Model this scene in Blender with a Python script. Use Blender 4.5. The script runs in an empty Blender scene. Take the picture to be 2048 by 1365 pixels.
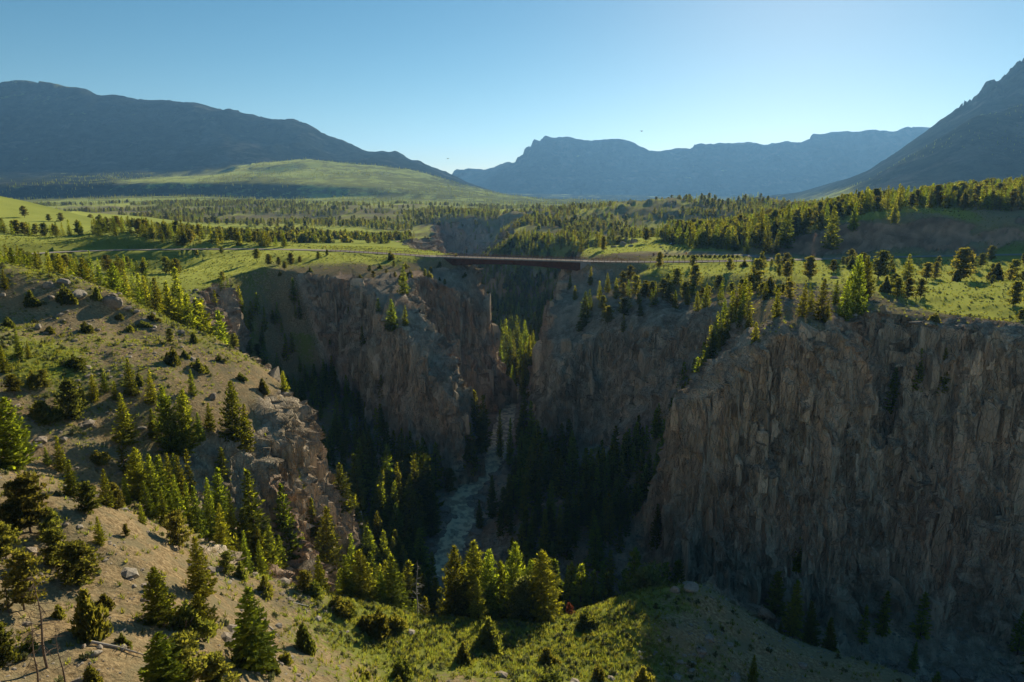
import bpy, bmesh, math, random, time
import numpy as np
from mathutils import Vector, Matrix, Quaternion

T0 = time.time()
scene = bpy.context.scene
COL = scene.collection
R = math.radians

# ------------------------------------------------------------------ camera, sky, sun, exposure
PITCH = 12.3
FOC = 1384.0                      # focal length in pixels of the 2048-wide photograph
CAMZ = 40.0
cam_d = bpy.data.cameras.new('camera')
cam_d.sensor_width = 36.0
cam_d.lens = FOC / 2048.0 * 36.0
cam_d.clip_start = 1.0
cam_d.clip_end = 60000.0
cam = bpy.data.objects.new('camera', cam_d)
cam.location = (0, 0, CAMZ)
cam.rotation_euler = (R(90 - PITCH), 0, 0)
COL.objects.link(cam)
scene.camera = cam

SUN_AZ = 21.6                     # degrees to the right of the view direction (+Y)
SUN_EL = 18.3
world = bpy.data.worlds.new('World')
scene.world = world
world.use_nodes = True
wn = world.node_tree
wn.nodes.clear()
wo = wn.nodes.new('ShaderNodeOutputWorld')
wb = wn.nodes.new('ShaderNodeBackground')
ws = wn.nodes.new('ShaderNodeTexSky')
ws.sky_type = 'NISHITA'
ws.sun_disc = False
ws.sun_elevation = R(SUN_EL)
ws.sun_rotation = R(SUN_AZ)
ws.altitude = 1900.0
ws.air_density = 1.0
ws.dust_density = .4
ws.ozone_density = 2.2
wb.inputs['Strength'].default_value = 0.0455
whs = wn.nodes.new('ShaderNodeHueSaturation')
whs.inputs['Saturation'].default_value = 1.25
whs.inputs['Hue'].default_value = .488
wn.links.new(ws.outputs[0], whs.inputs['Color'])
wmx = wn.nodes.new('ShaderNodeMix'); wmx.data_type = 'RGBA'; wmx.blend_type = 'MULTIPLY'; wmx.inputs[0].default_value = 1.0
wmx.inputs[7].default_value = (1.0, .925, .84, 1)
wn.links.new(whs.outputs[0], wmx.inputs[6])
wn.links.new(wmx.outputs[2], wb.inputs['Color'])
wn.links.new(wb.outputs[0], wo.inputs['Surface'])

sun_d = bpy.data.lights.new('sun', 'SUN')
sun_d.energy = 5.0
sun_d.angle = R(0.6)
sun_d.color = (1.0, 0.87, 0.64)
sun = bpy.data.objects.new('sun', sun_d)
sd = Vector((math.sin(R(SUN_AZ)) * math.cos(R(SUN_EL)), math.cos(R(SUN_AZ)) * math.cos(R(SUN_EL)), math.sin(R(SUN_EL))))
sun.rotation_euler = sd.to_track_quat('Z', 'Y').to_euler()
sun.location = (200, 400, 900)
COL.objects.link(sun)

scene.view_settings.view_transform = 'Standard'
scene.view_settings.look = 'None'
scene.view_settings.gamma = 1.0
scene.view_settings.use_curve_mapping = False
scene.view_settings.exposure = 1.12
scene.render.engine = 'CYCLES'
scene.cycles.use_denoising = True
scene.cycles.use_adaptive_sampling = True
scene.cycles.adaptive_threshold = .004
scene.cycles.adaptive_min_samples = 64
scene.cycles.max_bounces = 6
scene.cycles.diffuse_bounces = 5
scene.cycles.glossy_bounces = 2
scene.cycles.transmission_bounces = 3
scene.cycles.transparent_max_bounces = 4
scene.cycles.volume_bounces = 0
scene.cycles.caustics_reflective = False
scene.cycles.caustics_refractive = False

# ------------------------------------------------------------------ reading places off the view
SP, CP = math.sin(R(PITCH)), math.cos(R(PITCH))

def ray(px, py):
    a = (px - 1024.0) / FOC
    b = (682.5 - py) / FOC
    return (a, CP + b * SP, -SP + b * CP)

def at(px, py, Y=None, z=None):
    r = ray(px, py)
    s = Y / r[1] if Y is not None else (z - CAMZ) / r[2]
    return (r[0] * s, r[1] * s, CAMZ + r[2] * s)

def project(x, y, z):
    dz = z - CAMZ
    dep = y * CP - dz * SP
    up = y * SP + dz * CP
    return 1024 + FOC * x / dep, 682.5 - FOC * up / dep, dep

# ------------------------------------------------------------------ noise
def _h(ix, iy, iz, seed):
    h = (ix.astype(np.int64) * 374761393 + iy.astype(np.int64) * 668265263 + iz.astype(np.int64) * 2147483647 + seed * 974634777) & 0xFFFFFFFF
    h = ((h ^ (h >> 13)) * 1274126177) & 0xFFFFFFFF
    h = ((h ^ (h >> 16)) * 2246822519) & 0xFFFFFFFF
    h = h ^ (h >> 15)
    return h.astype(np.float64) / 4294967295.0

def vn3(x, y, z, seed=0):
    ix, iy, iz = np.floor(x), np.floor(y), np.floor(z)
    fx, fy, fz = x - ix, y - iy, z - iz
    fx = fx * fx * fx * (fx * (fx * 6 - 15) + 10)
    fy = fy * fy * fy * (fy * (fy * 6 - 15) + 10)
    fz = fz * fz * (3 - 2 * fz)
    r = 0
    for a in (0, 1):
        wa = fx if a else 1 - fx
        for b in (0, 1):
            wb_ = fy if b else 1 - fy
            for c in (0, 1):
                wc = fz if c else 1 - fz
                r = r + wa * wb_ * wc * _h(ix + a, iy + b, iz + c, seed)
    return r * 2 - 1

_O2 = None
def vn2(x, y, seed=0):
    ix, iy = np.floor(x), np.floor(y)
    fx, fy = x - ix, y - iy
    fx = fx * fx * fx * (fx * (fx * 6 - 15) + 10)
    fy = fy * fy * fy * (fy * (fy * 6 - 15) + 10)
    z = np.zeros_like(ix)
    a = _h(ix, iy, z, seed); b = _h(ix + 1, iy, z, seed)
    c = _h(ix, iy + 1, z, seed); d = _h(ix + 1, iy + 1, z, seed)
    return (a + (b - a) * fx + (c - a) * fy + (a - b - c + d) * fx * fy) * 2 - 1

def fbm2(x, y, seed=0, oct=4, gain=0.5, lac=2.03):
    r = 0; amp = 1; s = 0
    for o in range(oct):
        r = r + amp * vn2(x, y, seed + o * 17)
        s += amp; amp *= gain
        x, y = x * lac * 0.8 - y * lac * 0.6, x * lac * 0.6 + y * lac * 0.8
    return r / s

def ridge2(x, y, seed=0, oct=4):
    r = 0; amp = 1; s = 0
    for o in range(oct):
        r = r + amp * (1 - 2 * np.abs(vn2(x, y, seed + o * 13)))
        s += amp; amp *= 0.5
        x, y = x * 1.64 - y * 1.23, x * 1.23 + y * 1.64
    return r / s

def worley3(x, y, z, seed=0):
    """F1, F2 and a random value of the nearest cell"""
    ix, iy, iz = np.floor(x), np.floor(y), np.floor(z)
    f1 = np.full(x.shape, 9.0); f2 = np.full(x.shape, 9.0); cid = np.zeros(x.shape)
    for a in (-1, 0, 1):
        for b in (-1, 0, 1):
            for c in (-1, 0, 1):
                cx, cy, cz = ix + a, iy + b, iz + c
                dx = cx + _h(cx, cy, cz, seed) - x
                dy = cy + _h(cx, cy, cz, seed + 1) - y
                dz = cz + _h(cx, cy, cz, seed + 2) - z
                d = np.sqrt(dx * dx + dy * dy + dz * dz)
                m = d < f1
                f2 = np.where(m, f1, np.minimum(f2, d))
                cid = np.where(m, _h(cx, cy, cz, seed + 3), cid)
                f1 = np.where(m, d, f1)
    return f1, f2, cid

def smooth(e0, e1, x):
    t = np.clip((x - e0) / (e1 - e0), 0, 1)
    return t * t * (3 - 2 * t)

# ------------------------------------------------------------------ terrain model
# (place, height, greenness) samples of the near ground, all in metres
CP_ = []
def c(px, py, Y=None, z=None, g=0.3):
    x, y, zz = at(px, py, Y, z)
    CP_.append((x, y, zz, g))
def w(x, y, z, g=0.3):
    CP_.append((x, y, z, g))

# foreground slope, bottom row of the frame and in front of it
w(-60, 20, 14, 0.1); w(0, 15, -8, .1); w(60, 20, -22, .3); w(-120, 30, 30, .1); w(120, 30, -50, .3); w(0, -40, 0, .1)
w(-140, 90, 24, .1); w(-240, 60, 50, .1); w(230, 60, -70, .3)
c(0, 1365, Y=56, g=.05); c(300, 1365, Y=62, g=.05); c(600, 1365, Y=80, g=.25); c(900, 1365, Y=99, g=.45)
c(1200, 1365, Y=108, g=.55); c(1400, 1365, Y=113, g=.3); c(1600, 1365, Y=117, g=.1); c(1800, 1365, Y=122, g=.0)
c(0, 1150, Y=76, g=.05); c(300, 1200, Y=80, g=.05); c(600, 1270, Y=96, g=.2); c(760, 1290, Y=108, g=.8); c(900, 1290, Y=116, g=.9)
c(1050, 1290, Y=124, g=.85); c(1200, 1280, Y=125, g=.9); c(1350, 1260, Y=124, g=.35); c(1500, 1290, Y=126, g=.1)
c(0, 960, Y=95, g=.05); c(150, 1000, Y=98, g=.05); c(300, 1050, Y=102, g=.05); c(450, 1140, Y=107, g=.1)
c(600, 1180, Y=116, g=.2); c(750, 1210, Y=126, g=.9); c(880, 1240, Y=134, g=.7); c(1080, 1245, Y=138, g=.6)
c(1200, 1215, Y=139, g=.8); c(1300, 1187, Y=141, g=.6); c(1400, 1172, Y=142, g=.4); c(1530, 1250, Y=139, g=.0)
c(1700, 1310, Y=134, g=.0); c(1860, 1365, Y=128, g=.0); w(110, 105, -72, 0); w(200, 120, -88, 0)
# gully behind the foreground crest
w(-100, 112, -4, .2); w(-84, 120, -12, .2); w(-68, 126, -22, .3); w(-58, 134, -40, .3); w(-46, 150, -64, .3); w(-20, 156, -66, .4)
w(10, 158, -66, .4); w(44, 158, -62, .3); w(80, 146, -76, 0); w(120, 140, -88, 0)
# middle hill
c(0, 760, Y=140, g=.2); c(60, 730, Y=146, g=.7); c(150, 790, Y=146, g=.5); c(300, 830, Y=150, g=.15); c(420, 880, Y=155, g=.1); c(500, 930, Y=158, g=.1)
c(0, 640, Y=180, g=.3); c(150, 650, Y=184, g=.1); c(60,600,Y=188,g=.1); c(230,640,Y=196,g=.1); c(300, 690, Y=178, g=.25); c(430, 740, Y=184, g=.2); c(540, 790, Y=190, g=.15)
c(0, 545, Y=193, g=.5); c(130, 562, Y=200, g=.4); c(225, 590, Y=203, g=.4); c(330, 642, Y=208, g=.6); c(480, 702, Y=211, g=.3); c(560, 762, Y=209, g=.2)
c(600, 830, Y=200, g=-.5); c(600, 930, Y=178, g=-.6); c(560, 900, Y=172, g=-.2)
w(-260, 200, 40, .4); w(-220, 140, 30, .3); w(-300, 300, 30, .5)
# hollow behind the middle hill
w(-200, 245, 12, .5); w(-160, 245, 4, .5); w(-132, 250, -8, .4); w(-110, 250, -26, .3); w(-90, 240, -36, .2)
# left plateau and road embankment
c(-150, 530, Y=330, g=.6); c(100, 540, Y=318, g=.6); c(200, 545, Y=330, g=.6); c(330, 552, Y=340, g=.7); c(430, 562, Y=338, g=.7)
c(150, 535, Y=385, g=.8); c(250, 546, Y=396, g=.9); c(340, 546, Y=398, g=.9); c(380, 540, Y=398, g=.9)
c(420, 528, Y=408, g=.9); c(470, 535, Y=378, g=.7); c(540, 520, Y=400, g=.7)
c(60, 506, z=5.0, g=.9); c(200, 501, z=4.0, g=.9); c(440, 499, z=3.0, g=.9); c(640, 501, z=2.2, g=.9); c(760, 503, z=1, g=.9)
c(560, 530, z=-2.5, g=.5); c(700, 525, z=-1.5, g=.5); c(700, 515, z=-.5, g=.8); c(820, 533, z=-4, g=.2); c(880, 522, z=-2, g=.5)
c(620, 512, Y=418, g=.8); c(800, 512, Y=425, g=.8)
c(800, 580, Y=362, g=-.6); c(790, 610, Y=345, g=-.6); c(700, 575, Y=362, g=-.4); c(850, 640, Y=338, g=-.7); c(880,700,Y=322,g=-.8); c(640,560,Y=368,g=-.4)
c(940, 530, z=-5, g=-.5); w(-50, 420.5, -4, .2); w(-43, 420, -6, -.2); w(-20, 415, -20, -.6); w(-12, 413, -36, -.7); w(-30, 326, -38, -.7); w(-22, 308, -52, -.7); c(860, 560, Y=388, g=-.6)
w(-150, 470, 4, .9); w(-250, 440, 10, .9); w(-80, 470, 1, .9); w(-60, 520, -4, .7); w(-160, 540, 1, .9)
# right bank bench
c(1160, 548, Y=398, g=-.4); c(1250, 560, Y=375, g=.0); c(1200, 600, Y=345, g=-.5); w(50, 385, -6, -.4); w(44, 412, -3, -.3); c(1150, 660, Y=328, g=-.5); c(1300, 640, Y=305, g=-.6); c(1220,640,Y=318,g=-.6); c(1420,630,Y=275,g=-.4)
c(1400, 600, Y=320, g=.15); c(1300, 545, z=-2, g=.5); c(1450, 555, z=-2, g=.6); c(1600, 580, z=-1, g=.4); c(1500, 625, z=-3, g=.1)
c(1700, 560, z=-1, g=.7); c(1850, 560, z=-1, g=.9); c(2030, 560, z=0, g=.9); c(1750, 610, z=-1, g=.2); c(1950, 610, z=0, g=.9)
c(1400, 530, z=0, g=.9); c(1600, 530, z=.3, g=.9); c(1800, 525, z=1, g=.9); c(2048, 522, z=2, g=.9)
c(1540, 660, Y=209, g=-.5); c(1620, 655, Y=212, g=.1); c(1690, 655, Y=214, g=-.5); c(1720, 628, Y=236, g=.1); c(1800, 640, z=-1, g=.1)
c(1870, 645, Y=214, g=-.6); c(1960, 650, Y=211, g=-.6); c(2048, 652, Y=209, g=-.6); c(1960, 635, Y=222, g=.7); w(230, 215, 2, .3); w(300, 200, 4, .3); w(320, 330, 4, .8); w(300, 420, 6, .8)
c(1470, 706, Y=210, g=-.5); c(1400, 765, Y=213, g=-.6); c(1345, 812, Y=215, g=-.7)
w(52, 232, -50, -.2); w(66, 240, -32, -.2); w(45, 270, -60, 0)
# lot, road and cut slope beyond the road
w(40, 402, 0, .3); w(80, 398, .4, .6); w(75, 430, .4, .3); w(100, 440, .4, .2); w(130, 430, .6, .3); w(70, 470, .3, .8); w(115, 480, .4, .8); w(150, 470, 2, .5)
w(180, 402, 1.6, .6); w(230, 404, 2.4, .7); w(290, 408, 3.2, .7)
w(178, 422, 3.5, -.7); w(192, 434, 9, -.9); w(214, 426, 8, -.9); w(222, 440, 18, -.9); w(262, 428, 11, -.9); w(275, 442, 21, -.6)
w(330, 440, 20, -.8); w(230, 455, 23, .9); w(290, 460, 26, .9); w(190, 470, 12, .4); w(160, 500, 6, .4); w(300, 520, 32, .3); w(230, 520, 22, .3)
w(60, 520, -2, .8); w(110, 530, 1, .9); w(36, 470, -4, .4)
CPA = np.array(CP_)

def rbf_solve(P, V, k):
    d = np.sqrt(((P[:, None, :] - P[None, :, :]) ** 2).sum(-1) + k * k)
    n = len(P)
    A = np.zeros((n + 3, n + 3))
    A[:n, :n] = -d + np.eye(n) * 0.6
    A[:n, n] = 1; A[:n, n + 1:] = P / 100
    A[n, :n] = 1; A[n + 1:, :n] = P.T / 100
    return np.linalg.solve(A, np.vstack([V, np.zeros((3, V.shape[1]))]))

KR = 5.0
PR = CPA[:, :2]
WR = rbf_solve(PR, CPA[:, 2:4], KR)
NX0, NX1, NY0, NY1, NST = -330.0, 390.0, -60.0, 640.0, 2.0
gx = np.arange(NX0, NX1 + .1, NST); gy = np.arange(NY0, NY1 + .1, NST)
GX, GY = np.meshgrid(gx, gy)
NB = np.zeros(GX.shape + (2,))
for r0 in range(0, GX.shape[0], 40):
    q = np.stack([GX[r0:r0 + 40].ravel(), GY[r0:r0 + 40].ravel()], -1)
    d = np.sqrt(((q[:, None, :] - PR[None]) ** 2).sum(-1) + KR * KR)
    v = -d @ WR[:-3] + WR[-3] + (q / 100) @ WR[-2:]
    NB[r0:r0 + 40] = v.reshape(-1, GX.shape[1], 2)

def bil(A, fx, fy):
    fx = np.clip(fx, 0, A.shape[1] - 1.001); fy = np.clip(fy, 0, A.shape[0] - 1.001)
    ix = fx.astype(int); iy = fy.astype(int); fx = fx - ix; fy = fy - iy
    if A.ndim == 3:
        fx = fx[:, None]; fy = fy[:, None]
    return (A[iy, ix] * (1 - fx) + A[iy, ix + 1] * fx) * (1 - fy) + (A[iy + 1, ix] * (1 - fx) + A[iy + 1, ix + 1] * fx) * fy

# far ground and mountains: lines across the valley, each (bearing px, distance, 'p' height read at py | 'z' height, greenness)
def P(px, Y, py, g=.4): return (px, Y, at(px, py, Y=Y)[2], g)
def Z(px, Y, z, g=.4): return (px, Y, z, g)
FAR = [
 [Z(-500, 300, 30), Z(-150, 300, 14), Z(0, 300, 8), Z(1024, 300, 0), Z(1700, 300, 0), Z(2600, 300, 5)],
 [Z(-500, 480, 25, .8), Z(0, 480, 14, .8), Z(150, 480, 7, .8), Z(300, 480, 4, .9), Z(500, 480, 1, .9), Z(800, 480, -2, .8), Z(1024, 480, -4, .5), Z(1150, 480, -2, .8), Z(1300, 480, 0, .8), Z(1450, 480, 2), Z(1600, 480, 8), Z(1700, 480, 20), Z(2048, 480, 28, .6), Z(2600, 480, 34)],
 [Z(-500, 600, 36, .8), P(0, 600, 440, .8), P(200, 600, 455, 1), P(400, 600, 478, .9), P(500, 600, 487, .9), P(600, 600, 490, .9), P(800, 600, 492, .9), Z(1024, 600, -12, .5), P(1150, 600, 484, .9), P(1300, 600, 473, 1), P(1420, 600, 472, 1), Z(1500, 600, 5), Z(1650, 600, 18, .3), Z(1800, 600, 26, .3), Z(2048, 600, 38, .3), Z(2300, 600, 60, .3), Z(2600, 600, 70, .3)],
 [Z(-500, 760, 60, .9), P(0, 760, 395, .9), P(100, 760, 415, 1), P(200, 760, 439, .9), P(300, 760, 458, .9), P(400, 760, 468, 1), P(500, 760, 472, .9), P(700, 760, 480, .9), P(850, 760, 482, .9), P(1000, 760, 492, .5), P(1100, 760, 490, .5), P(1200, 760, 478, .7), P(1400, 760, 478, .6), Z(1600, 760, 12, .3), Z(1800, 760, 22, .3), P(2048, 760, 378, .3), Z(2300, 760, 90, .3), Z(2600, 760, 120, .3)],
 [Z(-500, 900, 30), Z(0, 880, 8), Z(200, 880, -10, .4), Z(400, 880, -20, .2), Z(600, 880, -22, .2), Z(800, 880, -20, .4), Z(1000, 880, -18, .4), Z(1200, 880, -16, .3), Z(1400, 880, -12, .3), Z(1600, 880, 5, .3), Z(1800, 880, 12, .3), Z(2048, 880, 38, .3), Z(2300, 880, 80, .3), Z(2600, 880, 120, .3)],
 [Z(-500, 1050, 30), Z(0, 1050, 14, .8), P(200, 1050, 428, 1), P(300, 1050, 436, 1), P(420, 1050, 445, 1), P(560, 1050, 456, .9), P(700, 1050, 468, .8), P(800, 1050, 476, .6), P(900, 1050, 480, .4), P(1000, 1100, 452, .3), P(1060, 1100, 434, .3), P(1200, 1150, 422, .4), P(1350, 1150, 410, .3), P(1500, 1150, 408, .2), P(1600, 1150, 416, .3), Z(1800, 1150, 15), Z(2048, 1150, 40), Z(2600, 1150, 100)],
 [Z(-500, 1400, 10), Z(0, 1350, -16), Z(400, 1350, -26, .3), Z(800, 1350, -24, .3), Z(900, 1300, -8, .2), P(1000, 1300, 434, .2), P(1100, 1300, 424, .2), Z(1200, 1350, 0, .2), Z(1400, 1350, 4), Z(1600, 1350, 0), Z(1800, 1350, 8), Z(2048, 1350, 30), Z(2600, 1350, 60)],
 [Z(-500, 1900, 0), P(0, 1900, 424, .3), P(300, 1900, 416, .3), P(500, 1900, 413, .3), P(800, 1900, 414, .3), P(900, 1700, 424, .3), P(1000, 1700, 430, .4), P(1100, 1700, 424, .4), P(1300, 1800, 412, .4), P(1600, 1800, 412), Z(1800, 1800, 8), Z(2048, 1800, 40), Z(2600, 1800, 90)],
 [P(-500, 2600, 404, 1), P(80, 2600, 405, 1), P(300, 2600, 402, 1), P(480, 2600, 402, 1), P(700, 2600, 406, .7), P(1000, 2600, 410, .5), P(1200, 2600, 410), P(1500, 2600, 412), P(1600, 2500, 412), Z(1800, 2500, 25, .1), Z(2048, 2500, 80, .1), Z(2600, 2500, 160, .1)],
 [P(-500, 3000, 400, .4), P(0, 3000, 398, .2), P(100, 3000, 398, .3), P(250, 3000, 391, .3), P(400, 3000, 391, .3), P(520, 3000, 398, .5), P(700, 3000, 396, .8), P(900, 3000, 400, .6), P(1100, 3000, 407, .5), P(1400, 3000, 410, .3), P(1560, 2850, 410, .4), P(1640, 2800, 402, .9), P(1740, 2800, 385, .1), P(1850, 2800, 345, .1), P(1950, 2800, 300, .1), P(2048, 2800, 290, .1), P(2600, 2800, 150, .1)],
 [P(-500, 3085, 364, .7), P(0, 3085, 372, .15), P(200, 3085, 368, .2), P(320, 3085, 364, .7), P(500, 3085, 366, .5), P(620, 3085, 370, .7), P(750, 3085, 376, .7), P(850, 3085, 386, .6), P(950, 3085, 396, .6), P(1080, 3150, 405, .5), P(1400, 3200, 409, .3), P(1560, 3100, 410, .5), P(1600, 3100, 404, .9), P(1640, 3100, 397, .9), P(1690, 3100, 378, .8), P(1740, 3100, 357, .2), P(1780, 3100, 333, .1), P(1830, 3150, 303, .1), P(1900, 3150, 263, .1), P(1950, 3150, 229, .1), P(2048, 3200, 209, .1), P(2300, 3200, 130, .1), P(2600, 3200, 60, .1)],  # greenness lowered at the left: shade on the scarp put into the colour
 [P(-500, 3600, 360, .2), P(0, 3600, 366, .15), P(200, 3600, 363, .3), P(330, 3600, 362, .9), P(400, 3600, 358, 1), P(480, 3600, 350, .9), P(600, 3700, 345, .9), P(750, 3700, 350, .8), P(850, 3600, 366, .6), P(950, 3600, 386, .9), P(1080, 3600, 402, .6), P(1400, 3600, 408, .3), P(1560, 3600, 412, .5), P(1640, 3550, 402, .6), P(1740, 3500, 362, .1), P(1830, 3500, 318, .1), P(1900, 3500, 280, .1), P(1950, 3500, 250, .1), P(2048, 3500, 225, .1), P(2600, 3500, 100, .1)],  # low greenness at the left darkens the colour to stand for shade
 [P(-500, 4100, 350, .3), P(0, 4100, 356, .2), P(300, 4100, 356, .4), P(430, 4100, 352, .6), P(480, 4100, 338, 1), P(560, 4100, 325, 1), P(600, 4100, 321, 1), P(750, 4100, 331, 1), P(850, 4100, 350, .8), P(900, 4100, 366, .3), P(960, 4100, 380, .9), P(1050, 4100, 396, .7), P(1100, 4100, 403, .4), P(1400, 4100, 407, .2), P(1560, 4200, 412, .3), P(1600, 4200, 398, .5), P(1640, 4200, 384, .2), P(1700, 4200, 356, .1), P(1740, 4200, 334, .1), P(1762, 4200, 314, .1), P(1800, 4200, 292, .1), P(1850, 4200, 257, .1), P(1880, 4200, 232, .1), P(1920, 4200, 207, .1), P(1958, 4200, 186, .1), P(1968, 4200, 165, .1), P(1990, 4200, 158, .1), P(2008, 4200, 150, .1), P(2020, 4200, 145, .1), P(2024, 4200, 132, .1), P(2048, 4200, 120, .1), P(2120, 4200, 90, .1), P(2600, 4200, 10, .1)],  # left end again darkened by low greenness, as painted shade
 [P(-500, 4600, 340, .1), P(0, 4600, 345, .05), P(300, 4600, 340, .05), P(450, 4600, 335, .05), P(600, 4600, 330, .1), P(750, 4600, 334, .1), P(850, 4600, 352, .1), P(950, 4600, 378, .2), P(1050, 4600, 400, .2), P(1400, 4600, 410, .1), Z(1600, 5000, 30, .1), P(1740, 5200, 345, .1), P(1850, 5200, 300, .1), P(2048, 5200, 200, .1), P(2600, 5200, 100, .1)],
 [P(-500, 5300, 240, .0), P(0, 5300, 262, .0), P(300, 5300, 275, .0), P(400, 5300, 280, .0), P(600, 5300, 292, .0), P(750, 5300, 320, .0), P(850, 5300, 343, .0), P(950, 5300, 372, .1), P(1050, 5300, 400, .1), P(1400, 5300, 410, .1), Z(1600, 5600, -20, .1), Z(2048, 6000, 300, .1), Z(2600, 6000, 400, .1)],
 [P(-500, 6200, 120, .3), P(-200, 6200, 150, .3), P(0, 6200, 162, .3), P(100, 6200, 165, .4), P(160, 6200, 169, .3), P(200, 6200, 182, .1), P(270, 6200, 193, .1), P(330, 6200, 200, .1), P(400, 6200, 207, .1), P(460, 6200, 214, 0), P(490, 6200, 226, 0), P(530, 6200, 236, 0), P(600, 6200, 245, 0), P(622, 6200, 252, 0), P(645, 6200, 268, 0), P(700, 6200, 287, 0), P(760, 6200, 305, 0), P(800, 6200, 315, 0), P(870, 6200, 336, 0), P(910, 6200, 349, 0), P(930, 6200, 362, 0), P(1000, 6200, 388, .1), P(1080, 6200, 404, .1), P(1400, 6200, 410, .1), Z(1600, 6400, -30), Z(2600, 6600, 0)],
 [Z(-500, 7200, 700, .3), Z(0, 7200, 600, .3), Z(500, 7200, 300), Z(800, 7200, 100), Z(930, 7200, 20), Z(1400, 7200, -20), Z(2600, 7400, -20)],
 [Z(-500, 8000, 200), Z(600, 8000, 0), P(900, 8000, 404, 0), P(1600, 8000, 408, 0), Z(2600, 8000, 0, 0)],
 [P(-500, 8700, 400), P(860, 8700, 385, 0), P(915, 8700, 372, 0), P(1000, 8700, 360, 0), P(1060, 8700, 345, 0), P(1200, 8700, 340, 0), P(1400, 8700, 342, 0), P(1600, 8700, 345, 0), P(1800, 8700, 330, 0), P(2048, 8700, 330, 0), P(2600, 8700, 350, 0)],
 [P(-500, 9300, 400), P(860, 9300, 372, 0), P(905, 9300, 352, 0), P(915, 9300, 345, 0), P(935, 9300, 339, 0), P(962, 9300, 342, 0), P(1010, 9300, 330, 0), P(1030, 9300, 321, 0), P(1044, 9300, 309, 0), P(1050, 9300, 300, 0), P(1075, 9300, 280, 0), P(1092, 9300, 269, 0), P(1130, 9300, 271, 0), P(1190, 9300, 276, 0), P(1300, 9300, 288, 0), P(1355, 9300, 295, 0), P(1368, 9300, 290, 0), P(1400, 9300, 284, 0), P(1450, 9300, 279, 0), P(1500, 9300, 283, 0), P(1550, 9300, 280, 0), P(1614, 9300, 282, 0), P(1622, 9300, 271, 0), P(1632, 9300, 265, 0), P(1656, 9300, 263, 0), P(1663, 9300, 256, 0), P(1680, 9300, 254, 0), P(1700, 9300, 258, 0), P(1730, 9300, 262, 0), P(1762, 9300, 263, 0), P(1780, 9300, 256, 0), P(1800, 9300, 253, 0), P(1850, 9300, 251, 0), P(2048, 9300, 240, 0), P(2600, 9300, 230, 0)],
 [Z(-500, 11500, 100, 0), Z(900, 11500, 200, 0), Z(1600, 11500, 400, 0), Z(2600, 11500, 300, 0)],
 [Z(-500, 15000, -60, 0), Z(2600, 15000, -60, 0)],
]
# bearing coordinate a = x / Y
NA, NL = 1100, 620
A0, A1 = -1.35, 1.35
L0, L1 = math.log(280.0), math.log(15500.0)
fa = np.linspace(A0, A1, NA); fl = np.linspace(L0, L1, NL)
cur = []
for line in FAR:
    aa = []; yy = []; zz = []; gg = []
    for (px, Y, z, g) in line:
        dep = Y * CP - (z - CAMZ) * SP
        aa.append((px - 1024.0) / FOC * dep / Y); yy.append(math.log(Y)); zz.append(z); gg.append(g)
    o = np.argsort(aa); aa = np.array(aa)[o]
    cur.append((np.interp(fa, aa, np.array(yy)[o]), np.interp(fa, aa, np.array(zz)[o]), np.interp(fa, aa, np.array(gg)[o])))
cy = np.array([k[0] for k in cur]); cz = np.array([k[1] for k in cur]); cg = np.array([k[2] for k in cur])
FB = np.zeros((NL, NA, 2))
for i in range(NA):
    FB[:, i, 0] = np.interp(fl, cy[:, i], cz[:, i])
    FB[:, i, 1] = np.interp(fl, cy[:, i], cg[:, i])
def blur(A, n, ax):
    for _ in range(n):
        A = (np.roll(A, 1, ax) + 2 * A + np.roll(A, -1, ax)) / 4 if False else np.concatenate([np.take(A, [0], ax), (np.take(A, range(0, A.shape[ax] - 2), ax) + 2 * np.take(A, range(1, A.shape[ax] - 1), ax) + np.take(A, range(2, A.shape[ax]), ax)) / 4, np.take(A, [-1], ax)], ax)
    return A
FB = blur(blur(FB, 3, 0), 1, 1)

def base(x, y):
    """ground before the canyon is cut: height and greenness"""
    yy = np.maximum(y, 1.0)
    nb = bil(NB, (x - NX0) / NST, (y - NY0) / NST)
    a = np.clip(x / np.maximum(yy, 60), A0, A1)
    fb = bil(FB, (a - A0) / (A1 - A0) * (NA - 1), (np.log(np.maximum(yy, 281)) - L0) / (L1 - L0) * (NL - 1))
    wn_ = smooth(470, 560, y)
    wn_ = np.maximum(wn_, smooth(300, 380, x) * smooth(300, 380, y))
    wn_ = np.maximum(wn_, smooth(-250, -320, x) * smooth(300, 380, y))
    v = nb * (1 - wn_)[:, None] + fb * wn_[:, None]
    return v[:, 0], v[:, 1]

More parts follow.
